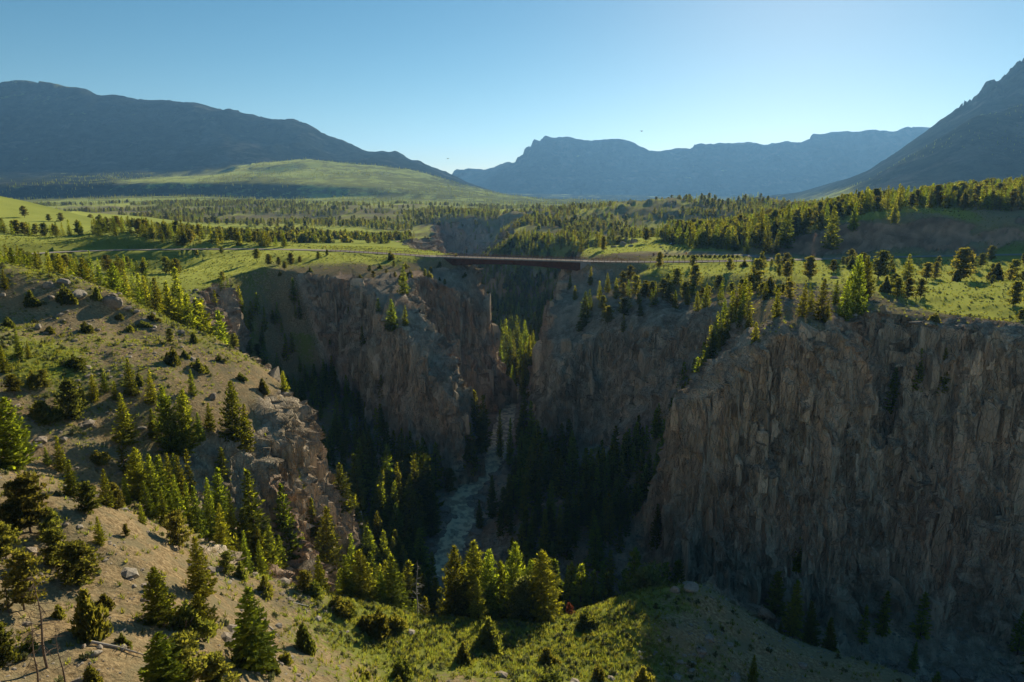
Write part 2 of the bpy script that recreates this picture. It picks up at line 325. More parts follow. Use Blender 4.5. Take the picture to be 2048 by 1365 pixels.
# canyon rim (top) and foot (bottom) outlines, metres
RIM = [(-150, 1290), (-135, 1150), (-115, 1000), (-120, 850), (-118, 740), (-95, 620), (-66, 520), (-44, 455), (-24, 432), (-12, 415), (-16, 404), (-34, 396), (-52, 385), (-58, 372),
       (-54, 358), (-46, 348), (-36, 338), (-27, 322), (-21, 308), (-27, 303), (-44, 315), (-58, 334), (-74, 354), (-90, 368), (-114, 376), (-136, 372), (-146, 345), (-146, 310), (-138, 270), (-116, 232), (-96, 221), (-84, 216),
       (-72, 211), (-62, 203), (-61, 190), (-63, 178), (-68, 166), (-62, 158), (-54, 151), (-40, 149), (-15, 147), (10, 150), (30, 152), (46, 148), (58, 142), (78, 138), (110, 132), (160, 126), (260, 118), (380, 110),
       (380, 186), (260, 196), (190, 202), (158, 206), (138, 208), (129, 213), (124, 226), (117, 234), (109, 228), (104, 212), (92, 207), (79, 205), (70, 204), (65, 205), (60, 207), (56, 212), (55, 221),
       (60, 232), (76, 244), (82, 258), (74, 280), (62, 298), (44, 310), (30, 315), (19, 311), (14, 320), (20, 345), (28, 370), (35, 398), (39, 420), (42, 450), (46, 485), (64, 508), (96, 552), (110, 640), (78, 720), (38, 790), (12, 840), (10, 950), (20, 1080), (60, 1180), (120, 1240), (120, 1310), (20, 1320), (-60, 1320)]
FOOT = [(-140, 1262), (-122, 1150), (-102, 1000), (-100, 850), (-98, 740), (-80, 620), (-52, 525), (-30, 458), (-14, 432), (-4, 412), (-7, 398), (-14, 390), (-32, 383), (-43, 372), (-42, 360), (-34, 350),
        (-27, 340), (-20, 326), (-15, 310), (-16, 299), (-26, 294), (-42, 298), (-60, 314), (-78, 334), (-96, 346), (-110, 338), (-112, 318), (-90, 285), (-76, 262), (-66, 246),
        (-58, 236), (-50, 226), (-47, 212), (-46, 195), (-48, 182), (-50, 172), (-44, 166), (-34, 162), (-10, 164), (10, 167), (30, 168), (50, 164), (66, 156), (82, 150), (112, 144), (160, 138), (260, 132), (380, 124),
        (380, 168), (260, 178), (190, 184), (158, 188), (140, 190), (124, 192), (108, 190), (96, 188), (82, 188), (70, 190), (61, 194), (59, 198), (54, 203), (50, 211), (43, 222),
        (28, 236), (27, 252), (31, 270), (40, 286), (32, 300), (18, 304), (12, 308), (9, 322), (11, 345), (14, 370), (14, 398), (16, 420), (20, 452), (26, 486), (50, 515), (80, 562), (88, 620), (52, 650), (2, 690), (-36, 745), (-56, 840), (-52, 950), (-40, 1080), (-60, 1180), (-70, 1230), (-100, 1262)]
RIV = [(-108, 1255, -78), (-78, 1100, -80), (-70, 900, -82), (-74, 740, -84), (-62, 620, -85), (-38, 540, -86.5), (-14, 490, -87.5), (0, 445, -88.5)]
for (px, py, zz) in ((1012, 815, -89), (1006, 860, -89.8), (994, 910, -90.6), (962, 950, -91.4), (922, 995, -92.2), (926, 1040, -93), (905, 1085, -93.8), (892, 1125, -94.4)):
    q = at(px, py, z=zz); RIV.append(q)
RIV += [(-12, 200, -95), (8, 186, -95.6), (40, 178, -96.4), (80, 172, -97.2), (130, 166, -98), (190, 161, -99), (260, 154, -100), (380, 146, -102)]

def pdist(poly, X, Y, closed=True, vals=None):
    best = np.full(X.shape, 1e9); out = np.zeros(X.shape); ins = np.zeros(X.shape, bool)
    n = len(poly)
    for i in range(n if closed else n - 1):
        a = poly[i]; b = poly[(i + 1) % n]
        dx, dy = b[0] - a[0], b[1] - a[1]
        t = np.clip(((X - a[0]) * dx + (Y - a[1]) * dy) / (dx * dx + dy * dy + 1e-9), 0, 1)
        d = np.hypot(X - a[0] - t * dx, Y - a[1] - t * dy)
        m = d < best
        best = np.where(m, d, best)
        if vals is not None:
            out = np.where(m, vals[i] + (vals[(i + 1) % n] - vals[i]) * t, out)
        if closed:
            cr = (a[1] > Y) != (b[1] > Y)
            ins ^= cr & (X < (b[0] - a[0]) * (Y - a[1]) / ((b[1] - a[1]) if abs(b[1] - a[1]) > 1e-9 else 1e-9) + a[0])
    return best, out, ins

CX0, CX1, CY0, CY1, CST = -190.0, 395.0, 95.0, 1360.0, 1.5
ax_ = np.arange(CX0, CX1 + .1, CST); ay_ = np.arange(CY0, CY1 + .1, CST)
AX, AY = np.meshgrid(ax_, ay_)
dT, _, inT = pdist(RIM, AX, AY)
dF, _, inF = pdist(FOOT, AX, AY)
dR, zR, _ = pdist(RIV, AX, AY, False, [q[2] for q in RIV])
CA = np.stack([np.where(inT, dT, -dT), np.where(inF, -dF, dF), dR, zR], -1)

# the road, as a line with heights
ROAD = [(-420, 300, 14), (-330, 345, 9)] + [at(px, py, z=zz) for (px, py, zz) in ((-60, 516, 6.2), (60, 507.5, 5.2), (200, 501, 4.2), (440, 498, 3.2), (640, 500.5, 2.0))] + [(-70, 438.5, .6), (-43.5, 430, 0), (41, 402.5, 0), (62, 396.5, .2), (85, 393, .5), (115, 391.5, .9), (150, 393, 1.4), (190, 397, 2.0), (240, 401, 2.8), (300, 404, 3.6), (420, 404, 5)]
def catmull(pts, n):
    pts = [np.array(p, float) for p in pts]
    out = []
    for i in range(len(pts) - 1):
        p0 = pts[max(i - 1, 0)]; p1 = pts[i]; p2 = pts[i + 1]; p3 = pts[min(i + 2, len(pts) - 1)]
        for k in range(n):
            t = k / n
            out.append(0.5 * ((2 * p1) + (-p0 + p2) * t + (2 * p0 - 5 * p1 + 4 * p2 - p3) * t * t + (-p0 + 3 * p1 - 3 * p2 + p3) * t ** 3))
    out.append(pts[-1])
    return np.array(out)
ROADC = catmull(ROAD, 6)
rx_ = np.arange(-430, 430, 2.0); ry_ = np.arange(280, 470, 2.0)
RX, RY = np.meshgrid(rx_, ry_)
rd_, rz_, _ = pdist([tuple(q) for q in ROADC], RX, RY, False, [q[2] for q in ROADC])
RA = np.stack([rd_, rz_], -1)
LOT = [(64, 432), (84, 424), (104, 426), (124, 428), (150, 436), (146, 452), (120, 470), (104, 472), (88, 462), (66, 446)]
ld_, _, li_ = pdist(LOT, RX, RY)
LA = np.where(li_, -ld_, ld_)

GUL = [((20, 236), (84, 250), 17), ((-96, 318), (-134, 366), 26), ((70, 680), (-10, 800), 85), ((60, 560), (90, 640), 40)]
def soft(x, y):
    r = np.zeros_like(x)
    for a, b, rad in GUL:
        dx, dy = b[0] - a[0], b[1] - a[1]
        t = np.clip(((x - a[0]) * dx + (y - a[1]) * dy) / (dx * dx + dy * dy), 0, 1)
        r = np.maximum(r, 1 - smooth(rad * .55, rad, np.hypot(x - a[0] - t * dx, y - a[1] - t * dy)))
    return r

def height(x, y, full=False):
    x = np.asarray(x, float); y = np.asarray(y, float)
    B, G = base(x, y)
    dist = np.hypot(x, y)
    # rolling relief on open ground
    near = 1 - smooth(450, 700, dist)
    B = B + fbm2(x / 26, y / 26, 3, 4) * 2.6 * (near * .8 + .2) + fbm2(x / 5, y / 5, 8, 3) * .45 * (1 - smooth(200, 600, dist))
    far = smooth(550, 1200, dist)
    B = B + ridge2(x / 420, y / 260, 27, 3) * 16 * smooth(3150, 3500, y) * (1 - smooth(4300, 4700, y)) * (1 - smooth(.05, .3, x / np.maximum(y, 1)))
    B = B + fbm2(x / 140, y / 140, 21, 4) * 9 * far * (1 - smooth(2300, 2700, dist) * .6)
    # bluffs of bare rock in the middle distance
    kn = smooth(850, 1050, y) * (1 - smooth(1500, 1700, y)) * smooth(-150, 60, x) * (1 - smooth(520, 700, x))
    B = B + kn * (np.abs(ridge2(x / 90, y / 60, 33, 4)) * 16 - 4)
    mt = smooth(90, 260, B) * smooth(2200, 3200, dist)
    rg = ridge2(x / 620 + .3 * fbm2(x / 900, y / 900, 5, 2), y / 900, 41, 5)
    bz = B / 95 + fbm2(x / 1500, y / 1500, 45, 2) * .8
    B = B + mt * smooth(6800, 7600, dist) * 80 * (smooth(.25, .7, bz - np.floor(bz)) - (bz - np.floor(bz)))
    cr = (dist > 2600) * (dist < 5200) * smooth(430, 560, B) * smooth(.40, .5, x / np.maximum(y, 1))
    B = B + cr * np.abs(fbm2(x / 45, y / 45, 49, 3)) * 60
    B = B + mt * (rg - .25) * (25 + 70 * smooth(4200, 5600, dist)) * (1 - .55 * smooth(560, 900, B))
    # road bed and lot
    m = (x > -428) & (x < 426) & (y > 282) & (y < 466)
    rw = np.zeros_like(B)
    if m.any():
        r = bil(RA, (x[m] + 430) / 2, (y[m] - 280) / 2)
        wgt = (1 - smooth(6.0, 13.0, r[:, 0])) * np.maximum(smooth(-37, -44, x[m]), smooth(38, 45, x[m]))
        B[m] = B[m] * (1 - wgt) + (r[:, 1] - .35) * wgt
        rw[m] = wgt
        l = bil(LA, (x[m] + 430) / 2, (y[m] - 280) / 2)
        wl = (1 - smooth(0, 8, l)) * (1 - wgt)
        B[m] = B[m] * (1 - wl) + .45 * wl
        rw[m] = np.maximum(rw[m], 2 * (1 - smooth(-1, 1.5, l + fbm2(x[m] / 5, y[m] / 5, 91, 2) * 2)))
    # canyon
    z = B.copy(); t_ = np.zeros_like(B); dr_ = np.full_like(B, 1e3)
    m = (x > CX0 + 15) & (x < CX1) & (y > CY0 + 15) & (y < CY1 - 15)
    if m.any():
        xm, ym = x[m], y[m]
        s = 1 + smooth(500, 900, ym) * 1.2
        wx = fbm2(xm / 24 / s, ym / 24 / s, 51, 3, .5) * 7.5 * s + fbm2(xm / 5, ym / 5, 57, 2) * .5
        wy = fbm2(xm / 24 / s, ym / 24 / s, 71, 3, .5) * 6.5 * s + fbm2(xm / 5, ym / 5, 77, 2) * .5
        keep = smooth(-5, 9, bil(CA, (xm - CX0) / CST, (ym - CY0) / CST)[:, 2] - 6)   # leave the river bed alone
        q = bil(CA, (xm + wx * keep - CX0) / CST, (ym + wy * keep - CY0) / CST)
        q0 = bil(CA, (xm - CX0) / CST, (ym - CY0) / CST)
        dt, df = q[:, 0], q[:, 1]
        t = np.where(dt > 0, dt / (dt + np.maximum(df, 0) + 1e-6), 0)
        t = np.where((df <= 0) & (dt > 0), 1.0, t)
        # floor with talus rising from the river
        dr = q0[:, 2]
        Fz = q0[:, 3] - 1.6 + smooth(3, 9, dr) * 2.6 + np.maximum(0, dr - 9) * (.42 - .25 * smooth(470, 520, ym) * (1 - smooth(760, 860, ym))) + fbm2(xm / 7, ym / 7, 61, 3) * 1.4 * smooth(6, 16, dr)
        Fz = np.minimum(Fz, -60 + 20 * smooth(500, 600, ym) + fbm2(xm / 20, ym / 20, 62, 2) * 4)
        # uneven ledges on the wall
        led = fbm2(xm / 30, ym / 30, 81, 2)
        # pillars: every column of rock breaks off at its own height
        o2 = np.zeros_like(xm)
        c1_, c2_, ci_ = worley3(xm / 7.5 + .2 * vn2(xm / 6, ym / 6, 4), ym / 7.5, o2 + .5, 201)
        d1_, d2_, di_ = worley3(xm / 17 + .2 * vn2(xm / 7, ym / 7, 6), ym / 17, o2 + .5, 211)
        so = soft(xm, ym)
        win = (1 - so) * smooth(.02, .12, t) * (1 - smooth(.86, .98, t)) * (1 - smooth(700, 1000, ym) * .5)
        tp = np.clip(t + ((ci_ - .5) * .17 + (di_ - .5) * .26) * win, 0, 1)
        k = 5.0 + 4 * ci_
        tt = tp * k + di_ * 5
        st = (np.floor(tt) + smooth(.12, .62, tt - np.floor(tt)) - di_ * 5) / k
        t_raw = t
        t = np.where((t > 0) & (t < 1), np.clip(tp, 1e-4, .9999), t)
        p = np.clip(t * .5 + st * .5, 0, 1) * (1 - so) + t_raw * so
        p = np.where(t <= 0, 0, np.where(t >= 1, 1, p))
        p = p * smooth(0, .05, t_raw)
        p = np.where(t_raw > .94, p + (1 - p) * smooth(.94, 1, t_raw), p)
        t = t_raw
        Fz = np.minimum(Fz, B[m])
        z[m] = B[m] + (Fz - B[m]) * p
        t_[m] = t; dr_[m] = dr
    if full:
        return z, G, t_, dr_, rw, B
    return z

def hz(x, y):
    return float(height(np.array([x]), np.array([y]))[0])
THR = 5.2
# ------------------------------------------------------------------ terrain mesh, refined where the land is steep or near
def build_grid():
    th = np.concatenate([np.linspace(-118, -44, 38)[:-1], np.linspace(-44, 44, 200), np.linspace(44, 118, 38)[1:]])
    rr = np.exp(np.arange(math.log(10.0), math.log(15200.0), 0.021))
    TH, RR = np.meshgrid(np.radians(th), rr)
    X = (np.sin(TH) * RR).ravel(); Y = (np.cos(TH) * RR).ravel()
    n, m = len(th), len(rr)
    i = np.arange((m - 1) * n).reshape(m - 1, n)[:, :-1].ravel()
    F = np.concatenate([np.stack([i, i + 1, i + n + 1], -1), np.stack([i, i + n + 1, i + n], -1)])
    # the ground closes behind the viewpoint
    return X, Y, F[:, ::-1].copy()

def refine(X, Y, Z, F, thr):
    E = np.sort(np.concatenate([F[:, [0, 1]], F[:, [1, 2]], F[:, [2, 0]]]), 1)
    U, inv = np.unique(E[:, 0].astype(np.int64) * (len(X) + 1) + E[:, 1], return_inverse=True)
    ea = (U // (len(X) + 1)).astype(int); eb = (U % (len(X) + 1)).astype(int)
    px, py, dep = project(X, Y, Z)
    d3 = np.sqrt((X[ea] - X[eb]) ** 2 + (Y[ea] - Y[eb]) ** 2 + (Z[ea] - Z[eb]) ** 2)
    mx, my, mz = (X[ea] + X[eb]) / 2, (Y[ea] + Y[eb]) / 2, (Z[ea] + Z[eb]) / 2
    rng = np.sqrt(mx ** 2 + my ** 2 + (mz - CAMZ) ** 2)
    ang = d3 / rng * FOC                                  # size of the edge as seen broadside
    vis = (dep[ea] > 5) & (dep[eb] > 5)
    scr = np.where(vis, np.hypot(px[ea] - px[eb], py[ea] - py[eb]), 0)
    mpx, mpy, mdep = project(mx, my, mz)
    inside = (mdep > 5) & (mpx > -160) & (mpx < 2208) & (mpy < 1480)
    a_, b_, c2 = F[:, 0], F[:, 1], F[:, 2]
    u1 = np.stack([X[b_] - X[a_], Y[b_] - Y[a_], Z[b_] - Z[a_]], -1); u2 = np.stack([X[c2] - X[a_], Y[c2] - Y[a_], Z[c2] - Z[a_]], -1)
    nn = np.cross(u1, u2)
    away = (nn[:, 0] * X[a_] + nn[:, 1] * Y[a_] + nn[:, 2] * (Z[a_] - CAMZ)) > 0
    away &= np.hypot(X[a_], Y[a_]) > 60
    front = np.bincount(inv, np.concatenate([~away, ~away, ~away]).astype(float), len(U)) > 0
    met = np.maximum(np.minimum(scr, ang * 1.3), ang * .30) * np.where(inside, 1, .05) * np.where(front, 1, .4) * np.where(rng > 1500, .7, 1)
    dz_ = np.abs(Z[ea] - Z[eb]) / (d3 + 1e-6); dh_ = np.hypot(X[ea] - X[eb], Y[ea] - Y[eb])
    mark = (met > thr) & (d3 > .3) & (dh_ > .22)
    k = np.cumsum(mark) - 1 + len(X)
    mid = np.where(mark, k, -1)
    nx, ny = mx[mark], my[mark]
    nz = height(nx, ny)
    X = np.concatenate([X, nx]); Y = np.concatenate([Y, ny]); Z = np.concatenate([Z, nz])
    n = len(F)
    m0, m1, m2 = mid[inv[:n]], mid[inv[n:2 * n]], mid[inv[2 * n:]]
    cnt = (m0 >= 0).astype(int) + (m1 >= 0) + (m2 >= 0)
    out = [F[cnt == 0]]
    def rot(mask, r):
        f = np.roll(F[mask], -r, 1); mm = np.roll(np.stack([m0[mask], m1[mask], m2[mask]], -1), -r, 1)
        return f, mm
    for r in range(3):
        M = [m0, m1, m2]
        s = (cnt == 1) & (M[r] >= 0)
        f, mm = rot(s, r)
        out += [np.stack([f[:, 0], mm[:, 0], f[:, 2]], -1), np.stack([mm[:, 0], f[:, 1], f[:, 2]], -1)]
        s = (cnt == 2) & (M[r] < 0)          # edges r+1 and r+2 are split
        f, mm = rot(s, r)
        out += [np.stack([f[:, 2], mm[:, 2], mm[:, 1]], -1), np.stack([f[:, 0], f[:, 1], mm[:, 1]], -1), np.stack([f[:, 0], mm[:, 1], mm[:, 2]], -1)]
    s = cnt == 3
    f = F[s]; a, b, c_ = m0[s], m1[s], m2[s]
    out += [np.stack([f[:, 0], a, c_], -1), np.stack([a, f[:, 1], b], -1), np.stack([c_, b, f[:, 2]], -1), np.stack([a, b, c_], -1)]
    return X, Y, Z, np.concatenate(out), int(mark.sum())

X, Y, F = build_grid()
Zt = height(X, Y)
for it in range(9):
    X, Y, Zt, F, nm = refine(X, Y, Zt, F, THR)
    if nm < 6000: break
print('terrain verts', len(X), 'faces', len(F), round(time.time() - T0, 1))

Zt, GR, TC, DR, RW, BZ = height(X, Y, True)
V = np.stack([X, Y, Zt], -1)
def vnormals(V, F):
    n = np.cross(V[F[:, 1]] - V[F[:, 0]], V[F[:, 2]] - V[F[:, 0]])
    N = np.zeros_like(V)
    for k in range(3):
        for a in range(3):
            N[:, a] += np.bincount(F[:, k], n[:, a], len(V))
    return N / (np.linalg.norm(N, axis=1, keepdims=True) + 1e-12)
N = vnormals(V, F)
slope = 1 - np.abs(N[:, 2])
dist = np.hypot(X, Y)
# ---- masks: R rock, G grass, B tan soil, A woodland tint
nz1 = fbm2(X / 9, Y / 9, 101, 4); nz2 = fbm2(X / 60, Y / 60, 111, 4)
rock = smooth(.30, .44, slope + nz1 * .07) * (dist < 620)
rock = np.maximum(rock, smooth(.02, .12, TC) * smooth(.16, .30, slope + nz1 * .1))
rock = np.maximum(rock, (TC > .0) * (TC < 1) * smooth(.22, .30, slope))
rock = np.maximum(rock, smooth(.12, .2, slope + nz1 * .04) * (dist > 620) * (dist < 1700) * .9)
rock = np.maximum(rock, smooth(.07, .16, slope + nz1 * .04) * smooth(165, 185, X) * smooth(406, 412, Y) * (1 - smooth(448, 456, Y)) * (dist < 620))
rock = np.maximum(rock, smooth(-.08, -.34, GR + nz1 * .25) * (dist < 560))
SO = soft(X, Y) * (TC > 0)
cb = (Y > 408) & (Y < 452) & (X > 160)
rock = np.where(cb, np.maximum(rock, smooth(-.1, -.4, GR)), rock)
rock = np.clip(rock, 0, 1) * (RW < .3) * (1 - .8 * SO)
grass = np.clip(GR + nz2 * .28 + nz1 * .22, 0, 1)
grass = np.where(dist < 250, np.clip(GR * 1.1 - .05 + nz1 * .3 + nz2 * .12, 0, 1), grass)
grass = np.where(TC > .5, np.clip(.25 + nz1 * .5, 0, 1), grass)
MASK = np.stack([rock, grass, RW / 2, np.clip(cb * .8 + smooth(.1, .5, fbm2(X / 18, Y / 18, 171, 3)) * .35, 0, 1)], -1)

# ---- broken, columnar rock on the walls
st = (rock > .25) & (dist < 1500)
ix = np.where(st)[0]
x, y, z = X[ix], Y[ix], Zt[ix]
hn = N[ix].copy(); hn[:, 2] *= .35
hn /= np.linalg.norm(hn, axis=1, keepdims=True) + 1e-9
ft = np.where(dist[ix] > 620, 2.2, 1.0)
wob = vn3(x / 14, y / 14, z / 20, 5) * .7
f1, f2, cid = worley3((x + wob) / 6.2 / ft, (y + wob) / 6.2 / ft, z / 21 / ft, 3)
g1, g2, gid = worley3((x + wob) / 2.5 / ft, (y - wob) / 2.5 / ft, z / 6.0 / ft, 11)
e1, e2, eid = worley3(x / 2.7 / ft + 9, y / 2.7 / ft, z / 2.2 / ft, 19)
h1, h2, hid = worley3((x + wob * 2) / 13 / ft, (y + wob * 2) / 13 / ft, z / 60 / ft, 31)
dsp = (hid - .5) * 5.0 - 1.8 * (1 - smooth(0, .10, h2 - h1)) + (cid - .5) * 3.4 - 1.7 * (1 - smooth(0, .16, f2 - f1)) + (gid - .5) * 1.5 - .75 * (1 - smooth(0, .18, g2 - g1)) + (eid - .5) * .8
stp = smooth(.12, .4, slope[ix])
dsp = dsp * np.minimum(1, rock[ix]) * ft * (.25 + .75 * stp)
CRK = np.zeros(len(X)); CRK[ix] = np.clip(.5 + (cid - .5) * .5 + (gid - .5) * .5 + (hid - .5) * .25, 0, 1)
V[ix] += hn * dsp[:, None]
V[ix, 2] += ((gid - .5) * .7 + (cid - .5) * 1.2) * rock[ix] * (1 + (1 - stp) * .5)
print('displaced', round(time.time() - T0, 1))

def mesh_from(name, V, F, attrs=None, smoothf=None):
    me = bpy.data.meshes.new(name)
    me.vertices.add(len(V)); me.vertices.foreach_set('co', np.ascontiguousarray(V, dtype=np.float32).ravel())
    nf = len(F); k = F.shape[1]
    me.loops.add(nf * k); me.polygons.add(nf)
    me.loops.foreach_set('vertex_index', np.ascontiguousarray(F, dtype=np.int32).ravel())
    me.polygons.foreach_set('loop_start', np.arange(0, nf * k, k, dtype=np.int32))
    if attrs:
        for an, av in attrs.items():
            if av.ndim == 2 and av.shape[1] == 4:
                a = me.attributes.new(an, 'FLOAT_COLOR', 'POINT'); a.data.foreach_set('color', np.ascontiguousarray(av, dtype=np.float32).ravel())
            else:
                a = me.attributes.new(an, 'FLOAT', 'POINT'); a.data.foreach_set('value', np.ascontiguousarray(av, dtype=np.float32).ravel())
    me.update(calc_edges=True)
    if smoothf is not None:
        me.polygons.foreach_set('use_smooth', np.ascontiguousarray(smoothf, dtype=bool))
    me.validate()
    return me

def link(name, me, mat=None, parent=None, **props):
    o = bpy.data.objects.new(name, me)
    COL.objects.link(o)
    if mat is not None and me is not None and len(me.materials) == 0: me.materials.append(mat)
    if parent is not None: o.parent = parent
    for k, v in props.items(): o[k] = v
    return o
# ------------------------------------------------------------------ materials
def newmat(name):
    m = bpy.data.materials.new(name); m.use_nodes = True
    nt = m.node_tree; nt.nodes.clear()
    out = nt.nodes.new('ShaderNodeOutputMaterial')
    return m, nt, out
def nd(nt, typ, **kw):
    n = nt.nodes.new(typ)
    for k, v in kw.items():
        if k in n.inputs: n.inputs[k].default_value = v
        else: setattr(n, k, v)
    return n
def mixc(nt, fac, a, b, blend='MIX'):
    n = nt.nodes.new('ShaderNodeMix'); n.data_type = 'RGBA'; n.blend_type = blend
    for s, v in ((0, fac), (6, a), (7, b)):
        if hasattr(v, 'is_output') or isinstance(v, bpy.types.NodeSocket): nt.links.new(v, n.inputs[s])
        elif s == 0: n.inputs[0].default_value = v
        else: n.inputs[s].default_value = tuple(v) + ((1,) if len(v) == 3 else ())
    return n.outputs[2]
def noise(nt, vec, scale, detail=4, rough=.6, dist=0):
    n = nt.nodes.new('ShaderNodeTexNoise'); n.inputs['Scale'].default_value = scale; n.inputs['Detail'].default_value = detail
    n.inputs['Roughness'].default_value = rough; n.inputs['Distortion'].default_value = dist
    nt.links.new(vec, n.inputs['Vector']); return n.outputs['Fac']
def rng_(nt, v, a, b, c_=0, d=1):
    n = nt.nodes.new('ShaderNodeMapRange'); n.interpolation_type = 'SMOOTHSTEP'
    nt.links.new(v, n.inputs[0])
    for i, q in enumerate((a, b, c_, d)): n.inputs[i + 1].default_value = q
    return n.outputs[0]
def mth(nt, op, a, b=None):
    n = nt.nodes.new('ShaderNodeMath'); n.operation = op
    for i, v in enumerate((a, b)):
        if v is None: continue
        if isinstance(v, (int, float)): n.inputs[i].default_value = v
        else: nt.links.new(v, n.inputs[i])
    return n.outputs[0]
def scalev(nt, vec, s):
    n = nt.nodes.new('ShaderNodeMapping'); n.inputs['Scale'].default_value = s
    nt.links.new(vec, n.inputs['Vector']); return n.outputs[0]

ROCK_A, ROCK_B, ROCK_C, ROCK_D, ROCK_E = (.32, .265, .19), (.64, .54, .41), (.58, .45, .325), (.30, .27, .21), (.36, .37, .24)
def terrain_mat():
    m, nt, out = newmat('terrain')
    L = nt.links.new
    geo = nt.nodes.new('ShaderNodeNewGeometry'); pos = geo.outputs['Position']
    at_ = nt.nodes.new('ShaderNodeAttribute'); at_.attribute_name = 'mask'
    sep = nt.nodes.new('ShaderNodeSeparateColor'); L(at_.outputs['Color'], sep.inputs[0])
    rk, gr, rd = sep.outputs[0], sep.outputs[1], sep.outputs[2]
    ck = nt.nodes.new('ShaderNodeAttribute'); ck.attribute_name = 'block'
    n_big = noise(nt, pos, .03, 5, .6); n_mid = noise(nt, pos, .22, 5, .65); n_fin = noise(nt, pos, 1.6, 6, .7)
    # soil: tan, stony
    soil = mixc(nt, rng_(nt, n_fin, .35, .7), (.21, .15, .08), (.50, .375, .21))
    soil = mixc(nt, rng_(nt, n_mid, .4, .65), soil, (.26, .22, .13))
    # grass: tufts over soil
    g1 = mixc(nt, rng_(nt, n_fin, .3, .7), (.10, .12, .025), (.22, .245, .055))
    g1 = mixc(nt, rng_(nt, n_big, .38, .62), g1, (.20, .22, .05))
    tuft = noise(nt, pos, .9, 6, .75)
    gm = mth(nt, 'ADD', gr, mth(nt, 'MULTIPLY', mth(nt, 'SUBTRACT', tuft, .5), 1.6))
    ground = mixc(nt, rng_(nt, gm, .25, .6), soil, g1)
    # rock: grey-brown with pink and lichen patches, vertical streaks
    sv = scalev(nt, pos, (1, 1, .16))
    st1 = noise(nt, sv, .35, 6, .65); st2 = noise(nt, sv, 1.5, 5, .7)
    r = mixc(nt, rng_(nt, st1, .36, .64), ROCK_A, ROCK_B)
    r = mixc(nt, rng_(nt, n_big, .42, .6), r, ROCK_C)
    r = mixc(nt, mth(nt, 'MULTIPLY', rng_(nt, st2, .50, .62), .5), r, ROCK_D)
    r = mixc(nt, mth(nt, 'MULTIPLY', rng_(nt, noise(nt, pos, .5, 5, .7), .55, .66), .5), r, ROCK_E)
    r = mixc(nt, at_.outputs['Alpha'], r, (.58, .33, .22))
    blk = nt.nodes.new('ShaderNodeMapRange'); L(ck.outputs['Fac'], blk.inputs[0])
    blk.inputs[1].default_value = 0; blk.inputs[2].default_value = 1; blk.inputs[3].default_value = .55; blk.inputs[4].default_value = 1.4
    hs = nt.nodes.new('ShaderNodeHueSaturation'); L(r, hs.inputs['Color']); L(blk.outputs[0], hs.inputs['Value'])
    r = hs.outputs[0]
    col = mixc(nt, rng_(nt, mth(nt, 'ADD', rk, mth(nt, 'MULTIPLY', mth(nt, 'SUBTRACT', n_fin, .5), .8)), .3, .6), ground, r)
    # gravel shoulders / lot
    grav = mixc(nt, rng_(nt, n_fin, .3, .7), (.24, .18, .135), (.36, .27, .20))
    col = mixc(nt, rng_(nt, rd, .7, .95), col, grav)
    # mountains: wooded slopes, rock bands
    sep2 = nt.nodes.new('ShaderNodeSeparateXYZ'); L(pos, sep2.inputs[0])
    ln = nt.nodes.new('ShaderNodeVectorMath'); ln.operation = 'LENGTH'; L(pos, ln.inputs[0])
    fmask = rng_(nt, ln.outputs['Value'], 2300, 3000)
    fn = noise(nt, pos, .012, 8, .75)
    woods = mixc(nt, rng_(nt, fn, .40, .62), (.045, .05, .032), (.016, .023, .015))
    bn = noise(nt, scalev(nt, pos, (.0045, .0045, .0012)), 1.0, 7, .65)
    woods = mixc(nt, mth(nt, 'MULTIPLY', rng_(nt, bn, .52, .66), .5), woods, (.17, .145, .115))
    fpat = noise(nt, pos, .0045, 7, .7)
    fg = mixc(nt, rng_(nt, mth(nt, 'ADD', gr, mth(nt, 'MULTIPLY', mth(nt, 'SUBTRACT', mth(nt, 'ADD', mth(nt, 'MULTIPLY', fn, .5), mth(nt, 'MULTIPLY', fpat, .5)), .53), 5.5)), .4, .9), woods, (.27, .31, .09))
    col = mixc(nt, fmask, col, fg)
    bs = nt.nodes.new('ShaderNodeBsdfDiffuse'); L(col, bs.inputs['Color']); bs.inputs['Roughness'].default_value = .6
    def vor(sc, zs, rn=.9):
        v_ = nt.nodes.new('ShaderNodeTexVoronoi'); v_.feature = 'DISTANCE_TO_EDGE'; v_.inputs['Scale'].default_value = sc
        L(scalev(nt, pos, (1, 1, zs)), v_.inputs['Vector']); return rng_(nt, v_.outputs['Distance'], 0, .09)
    jn = mth(nt, 'ADD', vor(.45, .22), mth(nt, 'MULTIPLY', vor(1.1, .4), .6))
    b1 = nt.nodes.new('ShaderNodeBump'); b1.inputs['Distance'].default_value = .8; b1.inputs['Strength'].default_value = 1.0
    hgt = mth(nt, 'ADD', mth(nt, 'MULTIPLY', n_fin, .55), mth(nt, 'MULTIPLY', mth(nt, 'ADD', mth(nt, 'ADD', st2, st1), mth(nt, 'MULTIPLY', jn, .9)), rk))
    L(hgt, b1.inputs['Height'])
    b2 = nt.nodes.new('ShaderNodeBump'); b2.inputs['Distance'].default_value = 45; b2.inputs['Strength'].default_value = .6
    L(mth(nt, 'MULTIPLY', fn, fmask), b2.inputs['Height']); L(b1.outputs[0], b2.inputs['Normal'])
    L(b2.outputs[0], bs.inputs['Normal'])
    sh = nt.nodes.new('ShaderNodeBsdfSheen'); sh.inputs['Roughness'].default_value = .45
